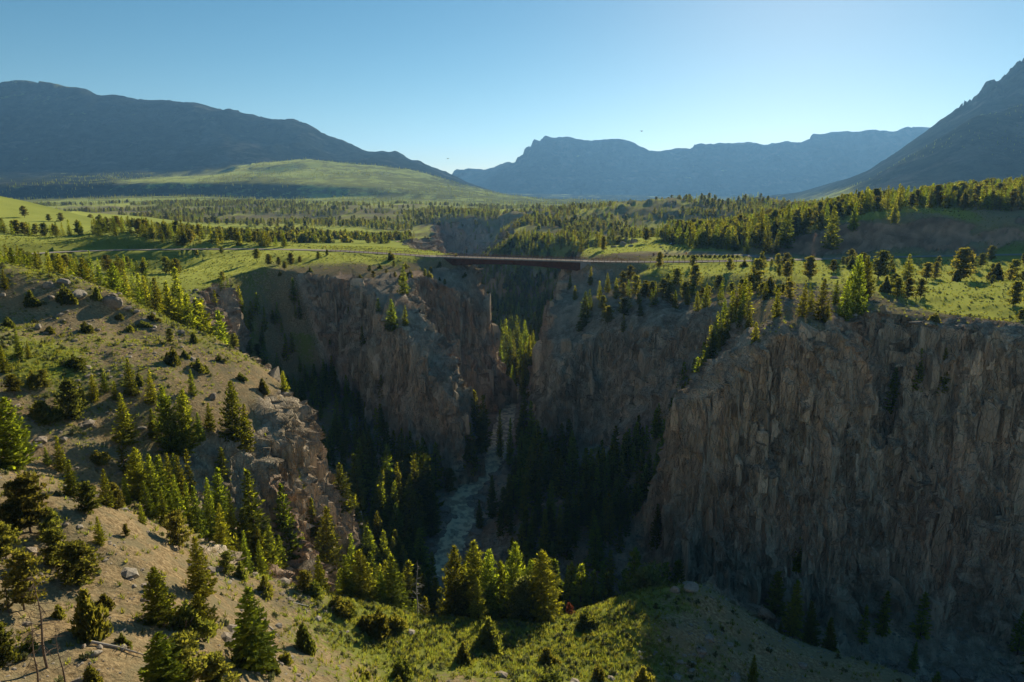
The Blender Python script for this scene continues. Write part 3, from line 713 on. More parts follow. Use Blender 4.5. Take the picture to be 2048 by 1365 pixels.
    L(mixc(nt, mth(nt, 'MULTIPLY', rng_(nt, gm, .25, .6), mth(nt, 'MULTIPLY', mth(nt, 'SUBTRACT', 1.0, rk), mth(nt, 'SUBTRACT', 1.0, mth(nt, 'MULTIPLY', fmask, .5)))), (0, 0, 0), (.20, .215, .05)), sh.inputs['Color'])
    ad = nt.nodes.new('ShaderNodeAddShader'); L(bs.outputs[0], ad.inputs[0]); L(sh.outputs[0], ad.inputs[1])
    L(ad.outputs[0], out.inputs['Surface'])
    return m
M_TER = terrain_mat()

# split the one sheet into named stretches of land
fc = F[:, 0]
fy = Y[fc]; fx = X[fc]; fd = dist[fc]
wall = (TC[F].max(1) > .01) & (rock[F].mean(1) > .35) & (fd < 1500)
mtn_c = fy > 7500
mtn_l = (fy > 4300) & (fx / np.maximum(fy, 1) < .06) & ~mtn_c
mtn_r = (fy > 2550) & (fx / np.maximum(fy, 1) > .36) & ~mtn_c
bench = (fy > 2700) & ~mtn_c & ~mtn_l & ~mtn_r
gnd = ~(wall | mtn_c | mtn_l | mtn_r | bench)
for nm, sel, lb in (('ground', gnd, None), ('cliff', wall, None), ('mountain', mtn_c, 'blue hazy flat-topped mesa closing the valley'),
                ('mountain', mtn_l, 'long dark wooded mountain sloping down from the left'), ('mountain', mtn_r, 'steep shaded mountain with rock teeth on its skyline at the right'),
                ('hill', bench, 'green benches and scarps at the foot of the long mountain')):
    f = F[sel]
    u, inv = np.unique(f, return_inverse=True)
    sm = np.ones(len(f), bool) if nm != 'cliff' else np.zeros(len(f), bool)
    me = mesh_from(nm, V[u], inv.reshape(-1, 3), {'mask': MASK[u], 'block': CRK[u]}, sm)
    o = link(nm, me, M_TER, kind='structure')
    if lb: o['label'] = lb
print('terrain built', round(time.time() - T0, 1))
# ------------------------------------------------------------------ fractured blocks standing proud of the canyon walls
def block_mat():
    m, nt, out = newmat('wall_rock'); L = nt.links.new
    geo = nt.nodes.new('ShaderNodeNewGeometry'); pos = geo.outputs['Position']; oi = nt.nodes.new('ShaderNodeObjectInfo')
    n_big = noise(nt, pos, .03, 5, .6); n_fin = noise(nt, pos, 1.6, 6, .7)
    sv = scalev(nt, pos, (1, 1, .16)); st1 = noise(nt, sv, .35, 6, .65); st2 = noise(nt, sv, 1.5, 5, .7)
    r = mixc(nt, rng_(nt, st1, .34, .66), ROCK_A, ROCK_B)
    r = mixc(nt, rng_(nt, n_big, .42, .6), r, ROCK_C)
    r = mixc(nt, mth(nt, 'MULTIPLY', rng_(nt, st2, .50, .64), .4), r, ROCK_D)
    r = mixc(nt, mth(nt, 'MULTIPLY', rng_(nt, noise(nt, pos, .5, 5, .7), .55, .66), .5), r, ROCK_E)
    hs = nt.nodes.new('ShaderNodeHueSaturation'); L(r, hs.inputs['Color'])
    L(rng_(nt, oi.outputs['Random'], 0, 1, .82, 1.14), hs.inputs['Value'])
    bs = nt.nodes.new('ShaderNodeBsdfDiffuse'); L(hs.outputs[0], bs.inputs['Color']); bs.inputs['Roughness'].default_value = .6
    b1 = nt.nodes.new('ShaderNodeBump'); b1.inputs['Distance'].default_value = .7; b1.inputs['Strength'].default_value = 1.0
    v_ = nt.nodes.new('ShaderNodeTexVoronoi'); v_.feature = 'DISTANCE_TO_EDGE'; v_.inputs['Scale'].default_value = .8; L(scalev(nt, pos, (1, 1, .35)), v_.inputs['Vector'])
    L(mth(nt, 'ADD', mth(nt, 'MULTIPLY', n_fin, .6), mth(nt, 'ADD', mth(nt, 'MULTIPLY', rng_(nt, v_.outputs['Distance'], 0, .07), .8), st2)), b1.inputs['Height'])
    L(b1.outputs[0], bs.inputs['Normal']); L(bs.outputs[0], out.inputs['Surface'])
    return m
M_BLK = block_mat()
WB = bpy.data.collections.new('block_kinds')
for sdn in range(14):
    rs = np.random.default_rng(600 + sdn)
    n = int(rs.integers(5, 8)); a = np.sort(rs.uniform(0, 6.28, n) * .35 + np.arange(n) / n * 6.28 * .65)
    rad = rs.uniform(.75, 1.1, n)
    rings = []
    tl = rs.normal(0, .16, 2)
    lv = [(-1, .95), (-.35 + rs.normal(0, .1), 1.0), (.35 + rs.normal(0, .15), rs.uniform(.85, 1.0)), (.86, rs.uniform(.75, .92)), (1.0, rs.uniform(.5, .72))]
    for z, k in lv:
        sh = rs.normal(0, .05, 2)
        rings.append([(math.cos(t) * r_ * k + sh[0], math.sin(t) * r_ * k + sh[1], z + (math.cos(t) * tl[0] + math.sin(t) * tl[1]) * (z > .5)) for t, r_ in zip(a, rad)])
    bm = bmesh.new(); R_ = [[bm.verts.new(p) for p in r] for r in rings]
    for u, v in zip(R_, R_[1:]):
        for i in range(n): bm.faces.new((u[i], u[(i + 1) % n], v[(i + 1) % n], v[i]))
    bm.faces.new(R_[0][::-1]); bm.faces.new(R_[-1])
    me = bpy.data.meshes.new('rock_block'); bm.to_mesh(me); bm.free(); me.materials.append(M_BLK)
    WB.objects.link(bpy.data.objects.new('%02d_rock_block' % sdn, me))

fv = V[F]; fn_ = np.cross(fv[:, 1] - fv[:, 0], fv[:, 2] - fv[:, 0]); far_ = np.linalg.norm(fn_, axis=1) / 2
cen = fv.mean(1); tcm = TC[F].mean(1); rkm = rock[F].mean(1); slm = slope[F].mean(1)
cd = np.hypot(cen[:, 0], cen[:, 1]); cpx, cpy, cdp = project(cen[:, 0], cen[:, 1], cen[:, 2])
okf = (rkm > .55) & (slm > .35) & (cd < 425) & (cpx > -80) & (cpx < 2130) & (cpy < 1450) & (cpy > 400) & (tcm > .02) & (tcm < 1)
toward = (fn_[:, 0] * cen[:, 0] + fn_[:, 1] * cen[:, 1]) < np.linalg.norm(fn_, axis=1) * cd * .45
okf &= toward & (SO[F].max(1) < .15) & ~((cen[:, 1] < 168) & (cen[:, 0] > -5)) & (cen[:, 0] > -100)
idx_ = np.where(okf)[0]; pr_ = far_[idx_] / far_[idx_].sum()
print('wall area', far_[idx_].sum())
rs = np.random.default_rng(61)
NBK = 5200
pk = rs.choice(idx_, NBK, p=pr_)
bx_, by_, bz_ = cen[pk].T
h0 = height(bx_, by_); gx_ = (height(bx_ + 5, by_) - height(bx_ - 5, by_)); gy_ = (height(bx_, by_ + 5) - height(bx_, by_ - 5))
gl = np.hypot(gx_, gy_) + 1e-6; nxx, nyy = -gx_ / gl, -gy_ / gl
wdt = np.clip(1.7 + rs.pareto(2.4, NBK) * 1.7, 1.6, 7.0) * np.where(cd[pk] > 330, 1.25, 1)
hgt = wdt * rs.uniform(1.2, 3.0, NBK); dpt_ = wdt * rs.uniform(.7, 1.0, NBK)
pro = wdt * rs.uniform(-.45, .25, NBK)
yawb = np.arctan2(nyy, nxx) + rs.normal(0, .28, NBK)
bp = np.stack([bx_ + nxx * (pro - dpt_ * .35), by_ + nyy * (pro - dpt_ * .35), bz_ - hgt * .25], -1)
# ------------------------------------------------------------------ haze in the valley air
def haze():
    m, nt, out = newmat('haze')
    v = nt.nodes.new('ShaderNodeVolumePrincipled')
    v.inputs['Color'].default_value = (.22, .52, 1.0, 1)
    v.inputs['Density'].default_value = HAZE_D
    v.inputs['Anisotropy'].default_value = .3
    nt.links.new(v.outputs[0], out.inputs['Volume'])
    m.cycles.homogeneous_volume = True if hasattr(m.cycles, 'homogeneous_volume') else None
    x0, x1, y0, y1, z0, z1 = -17000, 17000, -9000, 16500, ZMIN - 3, ZMAX + 60
    vs = [(x, y, z) for x in (x0, x1) for y in (y0, y1) for z in (z0, z1)]
    fs = [(0, 1, 3, 2), (4, 6, 7, 5), (0, 4, 5, 1), (2, 3, 7, 6), (0, 2, 6, 4), (1, 5, 7, 3)]
    me = bpy.data.meshes.new('haze'); me.from_pydata(vs, [], fs)
    link('haze', me, m, kind='stuff')
ZMIN, ZMAX = float(V[:, 2].min()), float(V[:, 2].max())
print('z range', ZMIN, ZMAX)
HAZE_D = 0.000037
haze()
# ------------------------------------------------------------------ river
def river():
    pts = catmull(RIV, 8)
    xy = pts[:, :2]; tg = np.gradient(xy, axis=0); tg /= np.linalg.norm(tg, axis=1, keepdims=True)
    nr = np.stack([-tg[:, 1], tg[:, 0]], -1)
    # resample finely
    s = np.concatenate([[0], np.cumsum(np.linalg.norm(np.diff(xy, axis=0), axis=1))])
    ss = np.arange(0, s[-1], .8)
    px_ = np.interp(ss, s, xy[:, 0]); py_ = np.interp(ss, s, xy[:, 1]); pz_ = np.interp(ss, s, pts[:, 2])
    nx_ = np.interp(ss, s, nr[:, 0]); ny_ = np.interp(ss, s, nr[:, 1])
    us = np.linspace(-5.8, 5.8, 20)
    Xr = px_[:, None] + nx_[:, None] * us; Yr = py_[:, None] + ny_[:, None] * us
    Zr = np.repeat(pz_[:, None], len(us), 1) - .25
    Zr = Zr + (np.abs(ridge2(Xr / 3.0, Yr / 3.0, 7, 3)) - .3) * .55 + fbm2(Xr / 1.1, Yr / 1.1, 9, 2) * .25
    n = len(us); m_ = len(ss)
    i = np.arange((m_ - 1) * n).reshape(m_ - 1, n)[:, :-1].ravel()
    Fq = np.stack([i, i + 1, i + n + 1, i + n], -1)
    foam = np.clip(fbm2(Xr / 1.6, Yr / 1.6, 19, 4) * 1.2 + .62 + .25 * fbm2(Xr / 12, Yr / 12, 12, 2), 0, 1).ravel()
    m, nt, out = newmat('river_water'); L = nt.links.new
    geo = nt.nodes.new('ShaderNodeNewGeometry')
    at_ = nt.nodes.new('ShaderNodeAttribute'); at_.attribute_name = 'foam'
    f = noise(nt, geo.outputs['Position'], 1.6, 8, .8, .4)
    fm = rng_(nt, mth(nt, 'ADD', at_.outputs['Fac'], mth(nt, 'MULTIPLY', mth(nt, 'SUBTRACT', f, .5), 1.5)), .1, 1.0)
    pb = nt.nodes.new('ShaderNodeBsdfPrincipled')
    L(mixc(nt, fm, (.42, .34, .23), (.95, .79, .54)), pb.inputs['Base Color'])
    L(rng_(nt, fm, 0, 1, .35, .85), pb.inputs['Roughness']); pb.inputs['IOR'].default_value = 1.33; pb.inputs['Specular IOR Level'].default_value = .3
    bp = nt.nodes.new('ShaderNodeBump'); bp.inputs['Distance'].default_value = .5; L(f, bp.inputs['Height']); L(bp.outputs[0], pb.inputs['Normal'])
    L(pb.outputs[0], out.inputs['Surface'])
    me = mesh_from('river', np.stack([Xr.ravel(), Yr.ravel(), Zr.ravel()], -1), Fq, {'foam': foam}, np.ones(len(Fq), bool))
    link('river', me, m, kind='structure')
river()
# ------------------------------------------------------------------ plants
rnd = np.random.default_rng(7)

def foliage_mat(name, dark, lite, trans, tw=.5):
    m, nt, out = newmat(name); L = nt.links.new
    oi = nt.nodes.new('ShaderNodeObjectInfo')
    at_ = nt.nodes.new('ShaderNodeAttribute'); at_.attribute_name = 'tint'
    c1 = mixc(nt, at_.outputs['Fac'], dark, lite)
    hs = nt.nodes.new('ShaderNodeHueSaturation'); L(c1, hs.inputs['Color'])
    L(rng_(nt, oi.outputs['Random'], 0, 1, .475, .52), hs.inputs['Hue'])
    rr = nt.nodes.new('ShaderNodeMath'); rr.operation = 'FRACT'; L(mth(nt, 'MULTIPLY', oi.outputs['Random'], 7.31), rr.inputs[0])
    L(rng_(nt, rr.outputs[0], 0, 1, .65, 1.35), hs.inputs['Value'])
    d = nt.nodes.new('ShaderNodeBsdfDiffuse'); L(hs.outputs[0], d.inputs['Color'])
    t = nt.nodes.new('ShaderNodeBsdfTranslucent')
    L(mixc(nt, 1.0, hs.outputs[0], trans, 'MULTIPLY'), t.inputs['Color'])
    mx = nt.nodes.new('ShaderNodeMixShader'); mx.inputs[0].default_value = tw
    L(d.outputs[0], mx.inputs[1]); L(t.outputs[0], mx.inputs[2]); L(mx.outputs[0], out.inputs['Surface'])
    return m
M_FIR = foliage_mat('fir_needles', (.055, .075, .02), (.17, .19, .035), (4.0, 3.65, .8), .55)
M_PINE = foliage_mat('pine_needles', (.05, .062, .022), (.15, .15, .04), (2.5, 2.25, .8))
M_JUN = foliage_mat('juniper_sprays', (.045, .06, .018), (.13, .14, .035), (3.0, 2.6, 1.0), .45)
M_ASP = foliage_mat('broad_leaves', (.07, .095, .035), (.15, .17, .07), (2.8, 2.6, 1.3))
M_RUST = foliage_mat('dead_needles', (.16, .055, .03), (.30, .12, .06), (1.8, 1.3, .9), .3)
M_SAGE = foliage_mat('sage_leaves', (.085, .10, .055), (.17, .18, .09), (1.6, 1.6, 1.0), .25)
M_TUFT = foliage_mat('grass_blades', (.09, .11, .025), (.22, .24, .06), (1.9, 1.8, .8), .45)
def bark_mat(name, a, b):
    m, nt, out = newmat(name)
    geo = nt.nodes.new('ShaderNodeTexCoord')
    f = noise(nt, scalev(nt, geo.outputs['Object'], (4, 4, 1)), 2.2, 5, .7)
    d = nt.nodes.new('ShaderNodeBsdfDiffuse'); nt.links.new(mixc(nt, f, a, b), d.inputs['Color'])
    nt.links.new(d.outputs[0], out.inputs['Surface']); return m
M_BARK = bark_mat('bark', (.06, .045, .035), (.17, .13, .10))
M_DEAD = bark_mat('grey_dead_wood', (.20, .18, .16), (.42, .39, .36))

def tube(path, rad, sides=5):
    path = np.array(path, float); n = len(path)
    d = np.gradient(path, axis=0); d /= np.linalg.norm(d, axis=1, keepdims=True) + 1e-9
    up = np.where(np.abs(d[:, 2:3]) > .9, np.array([[1., 0, 0]]), np.array([[0, 0, 1.]]))
    a = np.cross(d, up); a /= np.linalg.norm(a, axis=1, keepdims=True) + 1e-9
    b = np.cross(d, a)
    th = np.arange(sides) * 2 * math.pi / sides
    v = path[:, None] + np.array(rad)[:, None, None] * (a[:, None] * np.cos(th)[None, :, None] + b[:, None] * np.sin(th)[None, :, None])
    f = []
    for i in range(n - 1):
        for j in range(sides):
            k = (j + 1) % sides
            f.append((i * sides + j, i * sides + k, (i + 1) * sides + k, (i + 1) * sides + j))
    return v.reshape(-1, 3), np.array(f)

class Acc:
    def __init__(s): s.v = []; s.f = []; s.n = 0; s.t = []
    def add(s, v, f, t=0.0):
        s.v.append(v); s.f.append(f + s.n); s.n += len(v); s.t.append(np.full(len(v), t) if np.isscalar(t) else t)
    def mesh(s, name, mat):
        V_ = np.concatenate(s.v); F_ = np.concatenate(s.f)
        me = mesh_from(name, V_, F_, {'tint': np.concatenate(s.t)})
        me.materials.append(mat)
        return me

def sprays(pos, out, size, rs, flat=.35, asp=1.9):
    """one small bent leaf-like quad per position, growing along 'out'"""
    n = len(pos)
    o = out + rs.normal(0, .38, (n, 3)); o /= np.linalg.norm(o, axis=1, keepdims=True) + 1e-9
    up = np.array([[0, 0, 1.]]) + rs.normal(0, flat, (n, 3))
    s = np.cross(o, up); s /= np.linalg.norm(s, axis=1, keepdims=True) + 1e-9
    L_ = size[:, None] * asp * .5; W_ = size[:, None] * .5
    sag = np.zeros((n, 3)); sag[:, 2] = -size * .18
    v = np.stack([pos - o * L_ * .7, pos + s * W_ + sag, pos + o * L_ * 1.2 + sag * .4, pos - s * W_ + sag], 1)
    f = np.arange(n * 4).reshape(n, 4)
    return v.reshape(-1, 3), f, np.repeat(np.clip(rs.normal(.42, .26, n), 0, 1), 4)

def make_fir(seed, H=12., Rm=2.3, base=.08, dens=1.0, top=.8, size=.40, low=False, droop=.25, gap=.1):
    rs = np.random.default_rng(seed)
    crown = Acc(); trunk = Acc()
    hs_ = np.linspace(0, H * .98, 9)
    lean = rs.normal(0, .012, 2)
    path = np.stack([lean[0] * hs_ + np.sin(hs_ * .5 + seed) * .05, lean[1] * hs_, hs_ - .5], -1); path[0, 2] = -1.0
    r0 = H * .0135
    trunk.add(*tube(path, r0 * (1 - hs_ / H * .93) ** 1.0 * np.where(hs_ < .5, 1.25, 1), 6 if not low else 4))
    z = H * base
    P_ = []; O_ = []; S_ = []
    while z < H * .985:
        t = (z / H - base) / (1 - base)
        env = (1 - t) ** top * (1 if t > .12 else .72 + t * 2.3)
        nb = max(3, int(round(5.5 * dens * (1 - .35 * t))))
        a0 = rs.uniform(0, 6.28)
        for k in range(nb):
            if rs.random() < gap: continue
            az = a0 + k * 6.283 / nb + rs.normal(0, .25)
            Lb = Rm * env * rs.uniform(.62, 1.18) + .12
            pit = rs.normal(.12 - droop * (1 - t) + .45 * t, .10)
            d = np.array([math.cos(az) * math.cos(pit), math.sin(az) * math.cos(pit), math.sin(pit)])
            sd_ = np.array([-math.sin(az), math.cos(az), 0])
            step = size * (.62 if not low else 1.1)
            m_ = max(2, int(Lb / step))
            u = (np.arange(m_) + rs.uniform(.2, .9, m_)) / m_
            u = .12 + .88 * u
            wmax = .33 * Lb
            nl = 3 if not low else 2
            for q in range(nl):
                lat = rs.uniform(-1, 1, m_) * wmax * (1 - u * .72)
                p = u[:, None] * Lb * d + lat[:, None] * sd_
                p[:, 2] += z + .20 * Lb * u ** 2 - np.abs(lat) * .25 + rs.normal(0, .07, m_)
                p[:, 0] += lean[0] * z; p[:, 1] += lean[1] * z
                o = d[None] + sd_[None] * np.sign(lat)[:, None] * .7
                P_.append(p); O_.append(o); S_.append(size * rs.uniform(.65, 1.3, m_) * (1 - .35 * t))
            if not low and rs.random() < .5:
                trunk.add(*tube([[lean[0] * z, lean[1] * z, z], list(d * Lb * .55 + [lean[0] * z, lean[1] * z, z])], [r0 * .22, r0 * .08], 3))
        z += H * .030 / dens * rs.uniform(.8, 1.25) * (1 - .3 * t)
    n = 10
    P_.append(np.stack([rs.normal(lean[0] * H, .04, n), rs.normal(lean[1] * H, .04, n), np.linspace(H * .93, H, n)], -1)); O_.append(np.tile([[0, 0, 1.]], (n, 1))); S_.append(np.full(n, size * .5))
    crown.add(*sprays(np.concatenate(P_), np.concatenate(O_), np.concatenate(S_), rs))
    return crown, trunk

def make_pine(seed, H=9., Rm=2.8, base=.28, nb=26, size=.40, puff=34, low=False, spread=.75):
    """open rounded pine with tufted boughs on bare limbs"""
    rs = np.random.default_rng(seed)
    crown = Acc(); trunk = Acc()
    hs_ = np.linspace(0, H * .9, 8)
    bend = rs.normal(0, .05, 2)
    cx = bend[0] * hs_ + .12 * np.sin(hs_ * .8 + seed); cyy = bend[1] * hs_ + .12 * np.cos(hs_ * .7 + seed) - .12
    path = np.stack([cx, cyy, hs_], -1); path[0, 2] = -1.0
    r0 = H * .019
    trunk.add(*tube(path, r0 * (1 - hs_ / H * .85), 6 if not low else 4))
    P_ = []; O_ = []; S_ = []
    for k in range(nb):
        t = (k + rs.uniform(0, 1)) / nb
        z = H * (base + (.9 - base) * t)
        env = min(1, .62 + 1.7 * t) * (1 - t) ** .5 + .08
        Lb = Rm * env * rs.uniform(.55, 1.15)
        az = k * 2.4 + rs.normal(0, .4); pit = rs.normal(.05 + .75 * t ** 2, .14)
        d = np.array([math.cos(az) * math.cos(pit), math.sin(az) * math.cos(pit), math.sin(pit)])
        o0 = np.array([np.interp(z, hs_, cx), np.interp(z, hs_, cyy), z])
        end = o0 + d * Lb + np.array([0, 0, .15 * Lb])
        trunk.add(*tube([o0, o0 + d * Lb * .55, end], [r0 * .34, r0 * .22, r0 * .08], 3))
        npf = 2 if Lb > Rm * .5 else 1
        for q in range(npf + 1):
            c0 = o0 + (end - o0) * (1 - .38 * q) + rs.normal(0, .12, 3)
            rad = rs.uniform(.26, .40) * Rm * spread * (.8 if q else 1)
            m_ = puff if not low else max(6, puff // 4)
            u = rs.normal(0, 1, (m_, 3)); u /= np.linalg.norm(u, axis=1, keepdims=True)
            rr_ = rad * rs.uniform(.45, 1.05, m_) ** .6
            p = c0 + u * rr_[:, None] * np.array([1.15, 1.15, .58])
            P_.append(p); O_.append(u + [0, 0, .5]); S_.append(size * rs.uniform(.6, 1.25, m_) * (1.6 if low else 1))
    crown.add(*sprays(np.concatenate(P_), np.concatenate(O_), np.concatenate(S_), rs, .8, 1.6))
    return crown, trunk

def make_juniper(seed, H=3., Rm=1.5, size=.24, n=1500, low=False, lobes=9):
    rs = np.random.default_rng(seed)
    crown = Acc()
    if low: n = n // 5; size *= 1.9
    cs = rs.normal(0, .36, (lobes, 3)); cs[:, 2] = rs.uniform(.05, .55, lobes)
    hh = rs.uniform(.55, 1.0, lobes) * (1 - np.hypot(cs[:, 0], cs[:, 1]) * .55); hh[0] = 1.0; cs[0, :2] *= .2
    k = rs.integers(0, lobes, n)
    u = rs.normal(0, 1, (n, 3)); u /= np.linalg.norm(u, axis=1, keepdims=True)
    tt = rs.uniform(0, 1, n)
    rad = .46 * np.sqrt(np.clip(1 - tt ** 1.6, .02, 1)) * rs.uniform(.6, 1.08, n)
    p = np.stack([cs[k, 0] + u[:, 0] * rad, cs[k, 1] + u[:, 1] * rad, tt * hh[k]], -1) * [Rm, Rm, H]
    p[:, 2] -= .05
    crown.add(*sprays(p, u * [.5, .5, .2] + [0, 0, 1.0], size * rs.uniform(.6, 1.3, n), rs, .9, 2.0))
    trunk = Acc()
    for j in range(4):
        a = rs.uniform(0, 6.28)
        trunk.add(*tube([[0, 0, -.4], [math.cos(a) * .15 * Rm, math.sin(a) * .15 * Rm, H * .25], [math.cos(a) * .4 * Rm, math.sin(a) * .4 * Rm, H * .6]], [.09, .07, .03], 4))
    return crown, trunk

def make_dead(seed, H=9., nb=26, Lm=1.6, twigs=2):
    rs = np.random.default_rng(seed)
    trunk = Acc()
    hs_ = np.linspace(0, H, 8)
    b = rs.normal(0, .05, 2)
    path = np.stack([b[0] * hs_ + .1 * np.sin(hs_), b[1] * hs_, hs_], -1); path[0, 2] = -.8
    r0 = H * .014
    trunk.add(*tube(path, r0 * (1 - hs_ / H * .9), 5))
    for k in range(nb):
        t = rs.uniform(.15, .97); z = t * H; az = rs.uniform(0, 6.28); L_ = Lm * (1.1 - t * .8) * rs.uniform(.4, 1.2)
        pit = rs.normal(-.05, .3)
        o0 = np.array([b[0] * z + .1 * math.sin(z), b[1] * z, z]); d = np.array([math.cos(az) * math.cos(pit), math.sin(az) * math.cos(pit), math.sin(pit)])
        e = o0 + d * L_ - [0, 0, L_ * .15]
        trunk.add(*tube([o0, o0 + d * L_ * .5, e], [r0 * .3, r0 * .2, r0 * .07], 3))
        for q in range(twigs):
            s0 = o0 + (e - o0) * rs.uniform(.3, .8)
            trunk.add(*tube([s0, s0 + d * L_ * .3 + rs.normal(0, .18, 3) * L_], [r0 * .13, r0 * .05], 3))
    return trunk

PROTO = {}
def reg(kind, H, pair, mats):
    cr, tr = pair
    nm = {'f': 'fir', 'n': 'fir', 'w': 'fir', 'p': 'pine', 'j': 'juniper', 'a': 'aspen', 'r': 'rust'}[kind]
    PROTO.setdefault(kind, []).append((H, cr.mesh('crown', mats[0]), tr.mesh('trunk', mats[1])))
for s in range(4): reg('f', 12., make_fir(10 + s, 12, 2.5, .05, 1.0, .82), (M_FIR, M_BARK))
for s in range(3): reg('n', 14., make_fir(30 + s, 14, 2.0, .10, 1.05, .72, .38), (M_FIR, M_BARK))
for s in range(3): reg('w', 12., make_fir(50 + s, 12, 3.7, .04, 1.15, .66, .42, False, .12), (M_FIR, M_BARK))
for s in range(5): reg('p', 9., make_pine(70 + s, 9, 2.9, .10 + .07 * (s % 3), 34 + 3 * s, .38, 26, False, .62), (M_PINE, M_BARK))
for s in range(4): reg('j', 3., make_juniper(90 + s, 3, 1.55), (M_JUN, M_BARK))
reg('a', 9., make_pine(110, 9, 3.0, .15, 34, .30, 55, False, .9), (M_ASP, M_BARK))
reg('r', 4., make_pine(111, 4, 1.3, .25, 20, .22, 22), (M_RUST, M_BARK))
DEADP = [(9., make_dead(130, 9).mesh('trunk', M_DEAD)), (8., make_dead(131, 8, 34, 2.0, 3).mesh('trunk', M_BARK)), (10., make_dead(132, 10, 30, 1.7).mesh('trunk', M_BARK))]
print('plants grown', round(time.time() - T0, 1))

def hit(px, py, ymin=40):
    """walk along the sight line to the ground"""
    r = ray(px, py)
    s = np.exp(np.linspace(math.log(ymin), math.log(9000), 1400)) / r[1]
    x, y, z = r[0] * s, r[1] * s, CAMZ + r[2] * s
    h = height(x, y)
    b = np.where(z < h)[0]
    if len(b) == 0: return None
    k = b[0]
    if k > 0:
        lo, hi = s[k - 1], s[k]
        ss = np.linspace(lo, hi, 24); h2 = height(r[0] * ss, r[1] * ss)
        k2 = np.where(CAMZ + r[2] * ss < h2)[0]
        sk = ss[k2[0]] if len(k2) else hi
    else: sk = s[0]
    return r[0] * sk, r[1] * sk, CAMZ + r[2] * sk

KINDNAME = {'f': 'fir_tree', 'n': 'fir_tree', 'w': 'fir_tree', 'p': 'pine_tree', 'j': 'juniper_bush', 'a': 'aspen_tree', 'r': 'small_tree', 'd': 'dead_tree'}
PLACED = []       # x, y, height, kind, zone
def tree(kind, x, y, h, zone, widen=1.0, label=None):
    PLACED.append([x, y, h, kind, zone, widen, label])

def T(zone, rows):
    for row in rows:
        kind, px, bpy_, tpy = row[:4]; wd = row[4] if len(row) > 4 and row[4] else 1.0; lb = row[5] if len(row) > 5 else None
        if isinstance(bpy_, str):                # base hidden: distance given instead
            Yd = float(bpy_[1:]); dep = Yd * CP + 40 * SP
            x = (px - 1024) / FOC * dep
            z = hz(x, Yd)
            for _ in range(2):
                dep = Yd * CP - (z - CAMZ) * SP; x = (px - 1024) / FOC * dep; z = hz(x, Yd)
            _, bpx, dep = project(x, Yd, z); y_ = Yd
        else:
            q = hit(px, bpy_)
            if q is None: continue
            x, y_, z = q; bpx = bpy_; dep = y_ * CP - (z - CAMZ) * SP
        top = at(px, tpy, Y=y_)[2]
        h = max(.8, top - z)
        if h > 34: h = 34
        tree(kind, x, y_, h, zone, wd, lb)

T('tan foreground slope', [
 ('w', 28, 940, 792, 1.0, 'large dense fir at the left edge on the crest of the tan slope'),
 ('p', 60, 1065, 945, 1.1, 'bare-trunked spreading pine standing alone on the tan slope below the big fir'), ('p', 162, 1163, 1075, 1.5, 'low broad pine with a flat spreading crown on the tan slope'),
 ('p', 51, 1219, 1098, 1.0), ('p', 10, 1120, 1040, 1.2), ('d', 19, 1226, 1120, 1, 'thin bare dead trunk at the left edge of the tan slope'),
 ('d', 95, 1335, 1130, 1, 'tall bare dead pine with crooked limbs in the lower left corner'), ('d', 75, 1365, 1225, 1, 'leaning bare dead pine in the lower left corner'), ('d', 130, 1370, 1250, 1),
 ('j', 172, 1270, 1172, .8), ('p', 105, 1075, 1010), ('p', 115, 1130, 1050), ('w', 322, 1245, 1130, 1.1, 'dark wide fir rising from the rocky hollow of the tan slope'),
 ('f', 402, 1190, 1068, 1.1, 'tall fir with a clear pointed top beside the dark wide fir'), ('w', 405, 1262, 1180, 1.3), ('j', 370, 1262, 1200, 1.4), ('f', 507, 1335, 1168, 1.25, 'solitary dense conical fir low on the tan slope'),
 ('j', 610, 1302, 1243, 1.0, 'upright juniper bush right of the solitary fir on the tan slope'), ('j', 572, 1327, 1296, 1.1), ('w', 330, 1395, 1262, 1.1), ('p', 368, 1380, 1262), ('p', 430, 1392, 1300, 1.3), ('j', 185, 1370, 1328, 1.3),
 ('j', 243, 1287, 1262, 1.2), ('j', 480, 1330, 1290, 1.2), ('j', 545, 1345, 1310, 1.2), ('f', 214, 1012, 935, 1.0, 'small bright narrow fir on the crest of the tan slope'), ('f', 201, 1087, 1028, 1.0, 'small thin fir alone in the middle of the tan slope'),
 ('p', 253, 1075, 1042, .7, 'tiny sapling on the open tan slope'), ('p', 358, 1097, 1015), ('p', 457, 1149, 1098), ('j', 486, 1157, 1120), ('j', 535, 1189, 1148), ('p', 609, 1184, 1138, 1.2), ('j', 628, 1190, 1160, 1.6),
 ('p', 180, 1030, 960), ('p', 235, 1020, 975), ('p', 30, 1020, 965), ('p', 20, 1075, 1000, 1.2), ('j', 120, 1235, 1205, 1.2), ('j', 60, 1300, 1270, 1.2), ('p', 10, 1330, 1240), ('j', 205, 1215, 1185, 1.4)])
